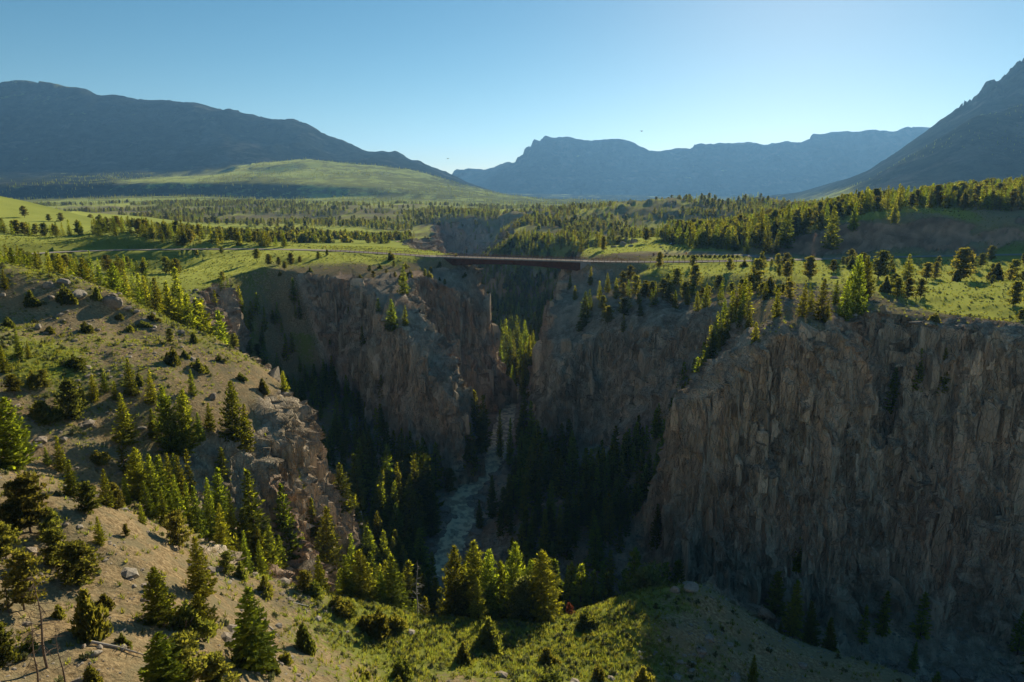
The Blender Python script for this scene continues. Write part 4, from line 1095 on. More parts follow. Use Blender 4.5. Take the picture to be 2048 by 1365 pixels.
T('gully behind the tan slope', [
 ('n', 346, 1010, 900), ('n', 368, 1015, 905), ('w', 278, 1000, 893, .8), ('f', 300, 1037, 958), ('f', 285, 1047, 1000), ('n', 400, 1080, 966), ('n', 424, 1082, 950), ('f', 443, 1060, 930), ('n', 467, 1112, 983), ('f', 450, 1125, 1000),
 ('n', 520, 1142, 936, 1.2, 'tallest fir of the gully, in front of the small rock towers'), ('f', 575, 1110, 958), ('f', 590, 980, 886), ('f', 655, 1135, 1006), ('f', 687, 1025, 923, 1.25, 'broad bright fir standing apart left of the dark pit'), ('f', 623, 1065, 985), ('f', 315, 1030, 905), ('f', 333, 1055, 975), ('f', 385, 1070, 990),
 ('f', 495, 1130, 1010), ('f', 545, 1150, 1040), ('f', 700, 1150, 1080), ('n', 640, 1160, 1060), ('n', 610, 1150, 1060), ('n', 255, 1015, 950), ('p', 230, 1000, 960), ('f', 560, 1140, 1060), ('f', 672, 1150, 1070)])
T('middle hill', [
 ('w', 345, 905, 768, .8), ('w', 372, 905, 775, .9), ('f', 263, 792, 714), ('f', 304, 807, 738), ('f', 255, 887, 782), ('f', 307, 875, 812), ('w', 468, 897, 757, .7, 'big layered fir on the right shoulder of the middle hill'), ('f', 492, 900, 800),
 ('f', 531, 890, 828), ('w', 570, 785, 738, .7, 'bushy fir on the lip of the middle hill beside the reddish rock'), ('j', 525, 784, 753, .9), ('f', 125, 942, 870), ('f', 143, 992, 915), ('f', 95, 930, 890), ('f', 190, 802, 745), ('p', 146, 842, 755), ('p', 90, 772, 733), ('j', 68, 772, 737), ('f', 212, 784, 742),
 ('j', 92, 837, 795, 2.0, 'wide dark juniper thicket on the left side of the middle hill'), ('j', 195, 920, 895, 1.8), ('j', 148, 727, 710, 1.3), ('f', 330, 850, 790), ('f', 400, 880, 820), ('f', 420, 860, 800), ('f', 165, 810, 760), ('f', 230, 800, 760), ('j', 280, 770, 745),
 ('f', 12, 578, 537), ('f', 40, 714, 660), ('f', 58, 716, 680), ('j', 66, 609, 578, 1.3), ('j', 130, 605, 566, 1.1), ('j', 194, 600, 572, 1.1), ('j', 172, 664, 641, 1.4), ('j', 100, 667, 651, 1.8), ('j', 18, 655, 632, 1.2), ('j', 260, 664, 647, 1.4), ('j', 285, 654, 640, 2.2),
 ('j', 305, 642, 624, 1.5), ('j', 240, 637, 624, 2.0), ('j', 388, 685, 664, 1.1), ('p', 342, 688, 654, .9), ('j', 345, 730, 691, .9), ('j', 394, 740, 714, 1.3), ('j', 439, 723, 705, 1.3), ('j', 372, 715, 698, 1.6), ('j', 148, 734, 706, 1.6), ('p', 433, 678, 655, 1.2), ('p', 470, 698, 664, 1.0),
 ('p', 497, 713, 685, 1.1), ('p', 518, 712, 684, 1.0), ('j', 412, 745, 728, 1.4), ('f', 10, 745, 690), ('p', 30, 790, 745), ('f', 385, 790, 735), ('j', 480, 760, 742, 1.3)])
T('hollow behind the middle hill', [
 ('f', 352, 'Y232', 568), ('f', 370, 'Y236', 573), ('f', 390, 'Y232', 584), ('f', 405, 'Y238', 590), ('f', 424, 'Y240', 586), ('f', 448, 'Y242', 602), ('f', 357, 'Y262', 533), ('f', 323, 'Y238', 552), ('f', 281, 'Y232', 545), ('f', 300, 'Y245', 548),
 ('w', 235, 'Y238', 525, .8), ('w', 175, 'Y236', 516, .9), ('w', 130, 'Y240', 507, .9), ('f', 78, 'Y240', 505), ('w', 33, 'Y235', 494, .8), ('f', 210, 'Y250', 530), ('f', 255, 'Y255', 540), ('f', 150, 'Y262', 520), ('f', 105, 'Y255', 512), ('f', 5, 'Y240', 500), ('f', 55, 'Y255', 508), ('f', 338, 'Y250', 560), ('f', 465, 'Y250', 625)])
T('canyon floor by the river', [
 ('n', 777, 1030, 890, 1.2), ('n', 851, 1050, 855, 1.3, 'tallest fir left of the river on the canyon floor'), ('n', 833, 1045, 900), ('n', 804, 1030, 922), ('n', 820, 1070, 950, 1.2), ('n', 865, 1075, 960, 1.2), ('n', 790, 1060, 960), ('f', 747, 1062, 993), ('n', 838, 1090, 985), ('n', 765, 1040, 930),
 ('n', 952, 910, 766, 1.0, 'tall sunlit fir in the alcove beside the river bend'), ('n', 945, 945, 836), ('n', 966, 905, 788), ('p', 900, 985, 933), ('n', 1000, 920, 818, .6), ('n', 1019, 935, 835, .6), ('n', 930, 930, 860), ('n', 1045, 900, 780), ('n', 1062, 930, 800), ('n', 1075, 960, 840), ('n', 1040, 960, 860), ('n', 985, 1040, 950), ('n', 1060, 990, 890),
 ('n', 1112, 990, 895), ('n', 1146, 960, 858), ('n', 1213, 1005, 906), ('n', 1157, 785, 728), ('n', 1314, 1080, 980), ('n', 960, 1060, 1000), ('n', 1100, 1060, 960), ('n', 1180, 1060, 960), ('n', 1240, 1060, 950)])
T('canyon floor by the river', [(k_, px, 'Y%d' % Y_, tp, .9) for k_, px, Y_, tp in (('n', 1003, 452, 690), ('n', 1012, 436, 700), ('n', 1021, 470, 655), ('n', 1030, 446, 672), ('n', 1040, 462, 668), ('n', 1050, 440, 690), ('n', 1058, 470, 672), ('n', 1010, 500, 640), ('n', 1034, 505, 630), ('n', 1052, 500, 640), ('n', 1066, 480, 660), ('n', 1026, 425, 730), ('n', 1044, 420, 735), ('n', 1016, 485, 668), ('n', 1072, 455, 700), ('n', 1000, 478, 672))])
T('saddle below the river', [
 ('w', 909, 'Y142', 1090, .7), ('w', 948, 'Y143', 1081, .7), ('w', 979, 'Y142', 1096, .7), ('w', 1030, 'Y144', 1086, .75), ('w', 1082, 'Y140', 1100, .95, 'largest broad sunlit tree at the right end of the clump on the saddle'), ('w', 1060, 'Y143', 1120, .8), ('f', 957, 'Y134', 1158, 1.0, 'small pointed fir in front of the clump on the saddle'),
 ('a', 1043, 'Y138', 1152, .8, 'pale grey-green leafy tree within the clump on the saddle'), ('w', 1000, 'Y146', 1120, .8), ('w', 925, 'Y146', 1130, .8), ('r', 1139, 'Y139', 1205, .8, 'small rust-red dying tree on the green saddle beside the clump'), ('d', 834, 'Y133', 1122, 1, 'bleached dead snag with drooping limbs at the edge of the saddle'),
 ('f', 791, 'Y134', 1110, 1.2), ('f', 733, 'Y130', 1098, 1.2), ('f', 695, 'Y128', 1108), ('f', 764, 'Y132', 1140), ('f', 643, 'Y125', 1108), ('f', 712, 'Y131', 1120)])
T('green saddle', [
 ('j', 756, 1270, 1215, 1.2, 'dark large juniper bush on the left of the green saddle'), ('j', 729, 1257, 1230, 1.3), ('j', 791, 1260, 1222, 1.1), ('j', 983, 1294, 1237, 1.2, 'big pale-tipped juniper bush in the middle of the green saddle'), ('j', 930, 1324, 1283, 1.1, 'dark round juniper bush casting a long shadow on the saddle'),
 ('j', 1096, 1327, 1294, 1.6, 'low mounded juniper bush on the right of the saddle'), ('j', 1172, 1252, 1221, 1.4, 'juniper bush right of the rust-red tree'), ('j', 1194, 1360, 1327, .9), ('j', 1280, 1378, 1328, 1.2), ('j', 1090, 1374, 1342, 2.0), ('j', 800, 1354, 1311, 1.0), ('j', 733, 1358, 1335, 1.1),
 ('j', 677, 1218, 1188, 2.0), ('j', 854, 1223, 1202, 1.4), ('j', 823, 1218, 1200, 1.4), ('j', 798, 1375, 1350, 1.2), ('j', 1130, 1262, 1250, 1.5), ('j', 690, 1225, 1200, 1.6)])
T('shadowed gorge', [
 ('n', 1184, 'Y166', 1055, 1.1, 'dark fir with a pale sunlit tip behind the green saddle'), ('f', 1155, 'Y162', 1090), ('f', 1260, 'Y162', 1098), ('a', 1287, 'Y158', 1130, 1.1), ('n', 1322, 'Y166', 1086), ('n', 1303, 'Y170', 1094), ('n', 1244, 'Y170', 1082), ('f', 1210, 'Y164', 1110), ('f', 1350, 'Y164', 1120), ('f', 1130, 'Y168', 1090), ('f', 1110, 'Y160', 1120),
 ('n', 1583, 'Y140', 1160, 1.4), ('n', 1538, 'Y150', 1138, 1.2), ('n', 1620, 'Y142', 1200, 1.2), ('n', 1785, 812, 710), ('n', 1835, 782, 690), ('n', 1880, 788, 690), ('n', 1594, 1125, 1050), ('n', 1824, 1345, 1283), ('f', 1505, 1364, 1310), ('f', 1440, 'Y150', 1190), ('f', 1480, 'Y145', 1200), ('f', 1560, 'Y138', 1240), ('f', 1660, 'Y140', 1240)])
T('right bench', [
 ('f', 1510, 692, 641, 1.2, 'lone sunlit fir perched on the lip left of the great cliff'), ('f', 1497, 662, 614), ('p', 1388, 575, 527, 1.1), ('p', 1353, 575, 534), ('p', 1326, 592, 556), ('p', 1437, 582, 549), ('f', 1410, 622, 566), ('f', 1395, 622, 580), ('p', 1515, 582, 514), ('f', 1490, 580, 545),
 ('f', 1552, 634, 574), ('p', 1572, 562, 522), ('p', 1618, 562, 512), ('f', 1603, 634, 564), ('f', 1640, 642, 555, 1.1), ('f', 1652, 647, 600), ('w', 1705, 642, 504, .7, 'tallest dark tree cluster member on the right bench, above the notch'), ('w', 1731, 598, 511, .7), ('f', 1687, 642, 558), ('p', 1757, 562, 499, 1.1),
 ('f', 1815, 558, 508, 1.2), ('p', 1793, 600, 554), ('p', 1840, 594, 555), ('p', 1870, 558, 522), ('p', 1921, 562, 494, 1.1, 'largest round-headed pine right of the road on the bench'), ('p', 1983, 558, 525, .7), ('p', 2027, 562, 517), ('p', 2027, 612, 560, 1.1), ('p', 2041, 642, 618, 1.2), ('p', 1852, 562, 524), ('j', 1870, 642, 624, 1.4),
 ('f', 1200, 600, 560), ('f', 1170, 640, 582, 1.2), ('f', 1215, 585, 545), ('p', 1205, 620, 590), ('p', 1245, 575, 540), ('f', 1180, 570, 532, .9), ('f', 1232, 598, 555), ('p', 1270, 590, 548), ('p', 1290, 600, 565), ('f', 1350, 620, 580), ('f', 1375, 610, 570), ('f', 1450, 640, 590), ('f', 1465, 625, 580), ('f', 1530, 600, 560),
 ('p', 1580, 600, 560), ('f', 1670, 610, 560), ('f', 1620, 625, 580), ('f', 1385, 590, 555), ('f', 1150, 600, 570), ('f', 1140, 580, 548), ('f', 1310, 610, 572), ('f', 1480, 650, 605), ('p', 1260, 560, 528), ('j', 1335, 560, 545), ('j', 1280, 620, 606)])
T('parking lot', [('j', px, 515, 509, 1.6) for px in range(1322, 1482, 9)])
T('left plateau', [
 ('p', 443, 509, 493, 1.3, 'small dark pine at the near edge of the road above the green hollow'), ('p', 514, 522, 497, 1.1), ('p', 539, 534, 507), ('p', 558, 531, 513), ('p', 582, 529, 505), ('p', 654, 512, 499), ('p', 637, 518, 502), ('p', 445, 562, 536), ('p', 600, 528, 512), ('p', 570, 540, 522),
 ('f', 784, 657, 592, 1.2, 'sunlit fir on the sloping ledge above the rock buttress'), ('f', 810, 652, 610), ('f', 808, 588, 527, 1.1, 'fir on the cliff brow left of the bridge abutment'), ('f', 758, 642, 580), ('j', 620, 545, 532), ('j', 560, 550, 538), ('j', 720, 560, 548), ('f', 700, 640, 600), ('f', 660, 640, 600), ('f', 730, 700, 650),
 ('p', 121, 444, 425, 1.2), ('p', 98, 444, 428), ('p', 49, 436, 411)])
T('parking lot', [
 ('w', 1344, 487, 456, .9), ('f', 1362, 487, 462), ('w', 1376, 486, 464), ('p', 1423, 491, 473, 1.2), ('p', 1293, 486, 457, 1.2), ('p', 1207, 502, 471, .9, 'lone dark pine at the left end of the gravel clearing beyond the bridge'), ('f', 1534, 508, 441, 1.1), ('f', 1493, 509, 474, 1.2), ('f', 1471, 503, 468, 1.2), ('f', 1552, 508, 467), ('f', 1390, 486, 468),
 ('f', 1660, 500, 410, 1.0), ('f', 1570, 498, 409), ('f', 1519, 497, 416), ('f', 1705, 464, 404), ('f', 1787, 447, 396)])
NHAND = len(PLACED)
print('hand placed', NHAND, round(time.time() - T0, 1))
# ------------------------------------------------------------------ woods: every stand is scattered over its own stretch of ground
def scatter(poly, per, kinds, hr, seed, zone, minT=None, ind=True, jit=None):
    rs = np.random.default_rng(seed)
    P_ = np.array(poly, float)
    x0, y0 = P_.min(0); x1, y1 = P_.max(0)
    n = int((x1 - x0) * (y1 - y0) / per)
    x = rs.uniform(x0, x1, n); y = rs.uniform(y0, y1, n)
    _, _, ins = pdist([tuple(q) for q in poly], x, y)
    x, y = x[ins], y[ins]
    if jit is not None:
        cl = fbm2(x / jit, y / jit, seed, 4)
        k = cl > rs.uniform(-.14, .22, len(x)); x, y = x[k], y[k]
    if not len(x): return []
    z, g, t, dr, rw, b = height(x, y, True)
    zx = height(x + 1.5, y); zy = height(x, y + 1.5)
    sl = np.hypot(zx - z, zy - z) / 1.5
    ok = (dr > 10) & (rw < .3) & (sl < 1.7 + .8 * soft(x, y))
    return [(x[i], y[i], z[i], rs.uniform(*hr), kinds[rs.integers(len(kinds))], zone, ind) for i in np.where(ok)[0]]

AUTO = []
AUTO += scatter([(-78, 118), (-60, 124), (-45, 140), (-25, 152), (-15, 160), (-40, 200), (-50, 190), (-55, 165), (-68, 150), (-80, 135)], 34, 'fnnf', (8, 15), 1, 'gully behind the tan slope')
AUTO += scatter([(-52, 168), (-22, 160), (-22, 240), (-34, 292), (-62, 300), (-60, 245)], 40, 'nnf', (15, 25), 2, 'canyon floor by the river')
AUTO += scatter([(-3, 165), (45, 168), (40, 200), (36, 230), (46, 262), (20, 298), (4, 300), (-6, 240)], 42, 'nnf', (11, 20), 3, 'canyon floor by the river')
AUTO += scatter([(-20, 470), (2, 440), (20, 420), (38, 455), (78, 540), (104, 640), (78, 730), (20, 850), (-50, 850), (-50, 640), (-20, 540)], 48, 'nnff', (9, 15), 4, 'canyon beyond the bridge')
AUTO += scatter([(-10, 300), (12, 300), (10, 400), (12, 440), (-4, 440), (-10, 380)], 40, 'nn', (10, 17), 14, 'canyon floor by the river')
AUTO += scatter([(45, 158), (130, 138), (200, 130), (200, 180), (45, 194)], 95, 'nf', (8, 16), 5, 'shadowed gorge')
AUTO += scatter([(-230, 225), (-130, 222), (-100, 235), (-95, 260), (-130, 300), (-220, 300)], 75, 'ffw', (6, 11), 6, 'hollow behind the middle hill')
AUTO += scatter([(-142, 340), (-120, 368), (-80, 352), (-60, 330), (-62, 290), (-75, 250), (-100, 235), (-120, 250), (-140, 300)], 26, 'nf', (7, 15), 7, 'dark side canyon')
AUTO += scatter([(35, 350), (90, 330), (130, 250), (120, 238), (85, 262), (80, 290), (50, 305), (25, 330)], 110, 'fp', (5, 10), 8, 'right bench')
AUTO += scatter([(24, 222), (50, 224), (92, 246), (84, 264), (40, 262), (22, 250)], 16, 'nf', (8, 15), 9, 'gully between the two right cliffs')
AUTO += scatter([(90, 260), (300, 230), (330, 390), (60, 388)], 520, 'ppj', (4, 9), 10, 'right bench')
AUTO += scatter([(118, 474), (150, 456), (176, 450), (200, 456), (240, 466), (420, 470), (420, 660), (200, 660), (112, 560)], 38, 'ffwfp', (7, 17), 11, 'wood beyond the road')
AUTO += scatter([(150, 650), (420, 650), (800, 760), (800, 1100), (380, 1100), (230, 800)], 90, 'ffwp', (6, 14), 12, 'wooded hill')
AUTO += scatter([(-330, 470), (-330, 440), (-190, 452), (-150, 462), (-160, 480), (-240, 500)], 48, 'wfp', (7, 11), 13, 'trees above the road')
AUTO += scatter([(-300, 300), (-190, 300), (-165, 360), (-200, 385), (-300, 370)], 110, 'wfp', (6, 10), 15, 'left plateau')
AUTO += scatter([(-330, 260), (-60, 400), (-60, 520), (-420, 560)], 2600, 'pj', (2, 6), 16, 'left plateau', jit=40)
AUTO += scatter([(-30, 330), (30, 400), (20, 440), (-60, 430), (-90, 380)], 200, 'jp', (2, 5), 17, 'left plateau')
def pxpoly(pts): return [((px - 1024) / FOC * Y * 1.0, Y) for px, Y in pts]
AUTO += scatter(pxpoly([(180, 850), (330, 640), (480, 620), (760, 640), (870, 760), (870, 980), (700, 990), (420, 960)]), 70, 'ffpj', (7, 11), 18, '', ind=False, jit=60)
AUTO += scatter(pxpoly([(220, 820), (430, 790), (780, 800), (820, 930), (500, 960), (250, 940)]), 60, 'ffp', (7, 11), 19, '', ind=False)
AUTO += scatter(pxpoly([(0, 1250), (900, 1120), (1000, 1300), (1000, 2250), (0, 2300)]), 150, 'ffp', (8, 13), 20, '', ind=False, jit=150)
AUTO += scatter(pxpoly([(840, 600), (1180, 560), (1180, 1000), (1050, 1150), (860, 1100)]), 70, 'fpj', (6, 11), 21, '', ind=False, jit=45)
AUTO += scatter(pxpoly([(940, 1250), (1060, 700), (1180, 640), (1700, 680), (1700, 1150), (1700, 2200), (960, 2200)]), 110, 'ffp', (8, 12), 22, '', ind=False, jit=110)
AUTO += scatter(pxpoly([(1150, 590), (1440, 590), (1500, 760), (1150, 760)]), 500, 'jp', (2, 5), 23, '', ind=False, jit=50)
AUTO += scatter(pxpoly([(-200, 560), (520, 560), (520, 780), (-200, 900)]), 1500, 'jp', (2, 6), 24, '', ind=False, jit=40)
AUTO += scatter(pxpoly([(-300, 2350), (1250, 2350), (1250, 4300), (-300, 4300)]), 1000, 'ff', (8, 13), 25, '', ind=False, jit=260)
AUTO += scatter(pxpoly([(1500, 2400), (2300, 2300), (2300, 3300), (1560, 3200)]), 900, 'ff', (6, 9), 26, '', ind=False, jit=400)
AUTO += scatter(pxpoly([(1250, 1900), (1650, 1900), (1600, 2700), (1250, 2600)]), 700, 'ff', (9, 13), 27, '', ind=False, jit=300)
print('scattered', len(AUTO), round(time.time() - T0, 1))

# the largest in view become trees of their own, the rest one mass
hand = np.array([(p[0], p[1]) for p in PLACED])
cand = []
for a in AUTO:
    x, y, z, h, k, zone, ind = a
    px, py, dep = project(x, y, z)
    d2 = np.min((hand[:, 0] - x) ** 2 + (hand[:, 1] - y) ** 2)
    if d2 < (2.2 if h > 5 else 1.4) ** 2: continue
    cand.append((h / dep * FOC if (-20 < px < 2068 and 0 < py - h / dep * FOC * .5 < 1400) else 0, a))
def seen(x, y, z, h):
    """is the upper half of the tree clear of the ground in front of it"""
    t = np.linspace(.04, .985, 60); zt = z + h * .8
    return not (height(x * t, y * t) > CAMZ + (zt - CAMZ) * t).any()
cand.sort(key=lambda q: -q[0])
NT = sum(1 for p in PLACED if p[3] in 'fnw'); NP = sum(1 for p in PLACED if p[3] == 'p'); NJ = sum(1 for p in PLACED if p[3] == 'j')
REST = []
for sz, a in cand:
    x, y, z, h, k, zone, ind = a
    cls = 'fir' if k in 'fnw' else ('pine' if k == 'p' else 'jun')
    full = (NT >= 295) if cls == 'fir' else (NP >= 250 if cls == 'pine' else NJ >= 250)
    if sz > 14 and ind and zone and not full and seen(x, y, z, h):
        if cls == 'fir': NT += 1
        elif cls == 'pine': NP += 1
        else: NJ += 1
        tree(k, x, y, h, zone)
    else:
        REST.append(a)
print('individual firs/pines/junipers', NT, NP, NJ, 'rest', len(REST), round(time.time() - T0, 1))

ORD = ['first', 'second', 'third', 'fourth', 'fifth', 'sixth', 'seventh', 'eighth', 'ninth', 'tenth', 'eleventh', 'twelfth', 'thirteenth', 'fourteenth', 'fifteenth', 'sixteenth', 'seventeenth', 'eighteenth', 'nineteenth', 'twentieth'] + ['twenty-' + q for q in ('first', 'second', 'third', 'fourth', 'fifth', 'sixth', 'seventh', 'eighth', 'ninth')] + ['thirtieth'] + ['thirty-' + q for q in ('first', 'second', 'third', 'fourth', 'fifth', 'sixth', 'seventh', 'eighth', 'ninth')]
NOUN = {'fir_tree': 'fir', 'pine_tree': 'pine', 'juniper_bush': 'juniper bush', 'aspen_tree': 'leafy tree', 'small_tree': 'small tree', 'dead_tree': 'bare dead pine'}
CAT = {'fir_tree': 'fir tree', 'pine_tree': 'pine tree', 'juniper_bush': 'bush', 'aspen_tree': 'leafy tree', 'small_tree': 'small tree', 'dead_tree': 'dead tree'}
SHAPE = {'f': 'green conical', 'n': 'tall narrow', 'w': 'broad dense', 'p': 'open-crowned', 'j': 'rounded', 'a': 'pale', 'r': 'rusty', 'd': 'leafless'}
DENSE = {'gully behind the tan slope': 'in the gully behind the tan slope', 'canyon floor by the river': 'in the dark stand on the canyon floor by the river',
         'canyon beyond the bridge': 'in the stand filling the canyon behind the bridge', 'shadowed gorge': 'in the shade below the great right cliff',
         'hollow behind the middle hill': 'rising from the hollow behind the middle hill', 'dark side canyon': 'in the dark side canyon below the left plateau',
         'right bench': 'on the bench above the right cliffs', 'gully between the two right cliffs': 'in the shaded gully between the two right cliffs',
         'wood beyond the road': 'in the wood beyond the right road', 'wooded hill': 'on the wooded hill at the right edge', 'trees above the road': 'in the belt above the left road',
         'left plateau': 'on the left plateau around the road', 'parking lot': 'around the gravel parking lot', 'middle hill': 'on the stony middle hill', 'tan foreground slope': 'on the tan foreground slope',
         'saddle below the river': 'along the rim of the green saddle', 'green saddle': 'on the green saddle at the bottom'}
by = {}
for i, p in enumerate(PLACED): by.setdefault((p[4], SHAPE[p[3]], KINDNAME[p[3]]), []).append(i)
LAB = {}
for (zone, shp, kn), idx in by.items():
    idx = [i for i in idx if PLACED[i][6] is None]
    idx.sort(key=lambda i: PLACED[i][0] / PLACED[i][1])
    hs_sorted = sorted(PLACED[i][2] for i in idx)
    for q, i in enumerate(idx):
        szw = 'small' if PLACED[i][2] < hs_sorted[len(idx) // 3] else ('tall' if PLACED[i][2] >= hs_sorted[(2 * len(idx)) // 3] else 'middling')
        tail = ', ' + ['left part', 'middle part', 'right part'][min(2, 3 * q // len(idx))]
        if len(idx) == 1: s = 'the only %s %s %s' % (shp, NOUN[kn], DENSE[zone])
        elif len(idx) <= len(ORD) and zone in ('tan foreground slope', 'middle hill', 'green saddle', 'left plateau', 'parking lot', 'saddle below the river', 'right bench', 'hollow behind the middle hill', 'shadowed gorge', 'gully behind the tan slope'):
            s = '%s %s %s from the left %s' % (ORD[q], shp, NOUN[kn], DENSE[zone])
        elif zone == 'canyon floor by the river':
            s = '%s %s %s' % (shp, NOUN[kn], ('on the left bank of the river in the canyon' if PLACED[i][0] < -24 + (PLACED[i][1] > 270) * 18 else 'on the right bank of the river in the canyon') if PLACED[i][1] < 330 else 'by the river under the bridge')
            s = szw + ' ' + s.replace('tall narrow', 'narrow')
        else: s = '%s %s %s %s' % (szw, shp.replace('tall ', ''), NOUN[kn], DENSE[zone]) + tail
        LAB[i] = s
GRP = {'fir_tree': 'firs ', 'pine_tree': 'pines ', 'juniper_bush': 'juniper bushes ', 'dead_tree': 'dead pines ', 'aspen_tree': 'leafy trees ', 'small_tree': 'small trees '}
px_ = np.array([p[0] for p in PLACED]); py_ = np.array([p[1] for p in PLACED])
pz_ = np.minimum.reduce([height(px_, py_), height(px_ + .5, py_), height(px_ - .5, py_), height(px_, py_ - .5)])
rs = np.random.default_rng(99)
for i, (x, y, h, k, zone, wd, lb) in enumerate(PLACED):
    kn = KINDNAME[k]
    e = bpy.data.objects.new(kn, None); COL.objects.link(e)
    e.location = (x, y, pz_[i] - .1); e.rotation_euler = (rs.normal(0, .02), rs.normal(0, .02), rs.uniform(0, 6.28))
    e['label'] = lb or LAB[i]; e['category'] = CAT[kn]
    e['group'] = GRP[kn] + DENSE[zone] if k != 'd' else 'dead pines on the slopes'
    if k == 'd':
        H0, tm = DEADP[2 if zone.startswith('saddle') is False and i % 2 else (0 if zone.startswith('saddle') else 1)]
        s = h / H0
        e.scale = (s, s, s)
        t = link('trunk', tm, None, e)
        continue
    pr = PROTO[k]; H0, cm, tm = pr[rs.integers(len(pr))]
    s = h / H0
    wf = wd * s * rs.uniform(.88, 1.12)
    if k == 'j': wf = max(wf, .55 * s)
    e.scale = (wf, wf, s)
    link('trunk', tm, None, e); link('crown', cm, None, e)
print('trees linked', len(PLACED), round(time.time() - T0, 1))

# the masses: points carrying a kind, a turn and a size, grown into low versions of the same trees
def joined(pair, mats, nm):
    a = pair[0].mesh(nm, mats[0]); b = pair[1].mesh(nm + '_t', mats[1])
    Va = np.empty(len(a.vertices) * 3, np.float32); a.vertices.foreach_get('co', Va)
    cr, tr = pair
    V_ = np.concatenate(cr.v + tr.v); F_ = np.concatenate([np.concatenate(cr.f), np.concatenate(tr.f) + cr.n])
    me = mesh_from(nm, V_, F_, {'tint': np.concatenate(cr.t + tr.t)})
    me.materials.append(mats[0]); me.materials.append(mats[1])
    mi = np.zeros(len(me.polygons), np.int32); mi[sum(len(f) for f in cr.f):] = 1
    me.polygons.foreach_set('material_index', mi)
    return me
MASS = bpy.data.collections.new('tree_kinds')
KIDX = {}
def addproto(key, me):
    o = bpy.data.objects.new('%02d_%s' % (len(MASS.objects), key), me); MASS.objects.link(o)
    KIDX.setdefault(key, []).append(len(MASS.objects) - 1)
for s in range(3): addproto('f', joined(make_fir(210 + s, 1 * 12, 2.5, .05, .8, .8, .62, True), (M_FIR, M_BARK), 'fir_low'))
for s in range(3): addproto('n', joined(make_fir(220 + s, 12, 2.0, .08, .8, .75, .60, True), (M_FIR, M_BARK), 'fir_low'))
for s in range(2): addproto('w', joined(make_fir(230 + s, 12, 3.4, .05, .85, .66, .70, True), (M_FIR, M_BARK), 'fir_low'))
for s in range(3): addproto('p', joined(make_pine(240 + s, 12, 3.7, .2, 26, .60, 34, True), (M_PINE, M_BARK), 'pine_low'))
for s in range(2): addproto('j', joined(make_juniper(250 + s, 12, 6.5, .95, 1500, True), (M_JUN, M_BARK), 'juniper_low'))

def instancer(name, pts, scl, idx, yaw, coll, **props):
    me = bpy.data.meshes.new(name)
    me.vertices.add(len(pts)); me.vertices.foreach_set('co', np.ascontiguousarray(pts, dtype=np.float32).ravel())
    a = me.attributes.new('size', 'FLOAT_VECTOR', 'POINT'); a.data.foreach_set('vector', np.ascontiguousarray(scl, dtype=np.float32).ravel())
    a = me.attributes.new('which', 'INT', 'POINT'); a.data.foreach_set('value', np.ascontiguousarray(idx, dtype=np.int32))
    a = me.attributes.new('turn', 'FLOAT_VECTOR', 'POINT'); t3 = np.zeros((len(pts), 3), np.float32); t3[:, 2] = yaw; a.data.foreach_set('vector', t3.ravel())
    ob = link(name, me, None, kind='stuff', **props)
    ng = bpy.data.node_groups.new(name + '_nodes', 'GeometryNodeTree')
    ng.interface.new_socket('Geometry', in_out='INPUT', socket_type='NodeSocketGeometry'); ng.interface.new_socket('Geometry', in_out='OUTPUT', socket_type='NodeSocketGeometry')
    gi = ng.nodes.new('NodeGroupInput'); go = ng.nodes.new('NodeGroupOutput')
    ci = ng.nodes.new('GeometryNodeCollectionInfo'); ci.inputs['Collection'].default_value = coll; ci.inputs['Separate Children'].default_value = True; ci.inputs['Reset Children'].default_value = True
    ip = ng.nodes.new('GeometryNodeInstanceOnPoints'); ip.inputs['Pick Instance'].default_value = True
    def attr(n, t):
        q = ng.nodes.new('GeometryNodeInputNamedAttribute'); q.data_type = t; q.inputs['Name'].default_value = n; return q.outputs['Attribute']
    l = ng.links.new
    l(gi.outputs[0], ip.inputs['Points']); l(ci.outputs[0], ip.inputs['Instance']); l(attr('which', 'INT'), ip.inputs['Instance Index'])
    l(attr('size', 'FLOAT_VECTOR'), ip.inputs['Scale'])
    e2 = ng.nodes.new('FunctionNodeEulerToRotation'); l(attr('turn', 'FLOAT_VECTOR'), e2.inputs[0]); l(e2.outputs[0], ip.inputs['Rotation'])
    l(ip.outputs[0], go.inputs[0])
    md = ob.modifiers.new('grow', 'NODES'); md.node_group = ng
    return ob
rs = np.random.default_rng(5)
pts = np.array([(a[0], a[1], a[2] - .3) for a in REST]); hh = np.array([a[3] for a in REST])
ww = hh / 12 * rs.uniform(.85, 1.2, len(hh))
idx = np.array([KIDX[a[4]][rs.integers(len(KIDX[a[4]]))] for a in REST])
sp = np.hypot(pts[:, 0], pts[:, 1])
for nm, s, lb in (('forest', sp < 2300, 'dark conifers covering the valley floor and the far canyon sides'), ('distant_forest', sp >= 2300, 'specks of distant conifers on the benches and mountain feet')):
    if s.any(): instancer(nm, pts[s], np.stack([ww[s], ww[s], hh[s] / 12], -1), idx[s], rs.uniform(0, 6.28, s.sum()), MASS, label=lb)
print('woods', round(time.time() - T0, 1))

instancer('cliff_blocks', bp, np.stack([dpt_, wdt * .62, hgt * .62], -1), rs.integers(0, 14, NBK) if False else np.random.default_rng(3).integers(0, 14, NBK), yawb, WB, label='fractured rock blocks and pillars of the canyon walls')
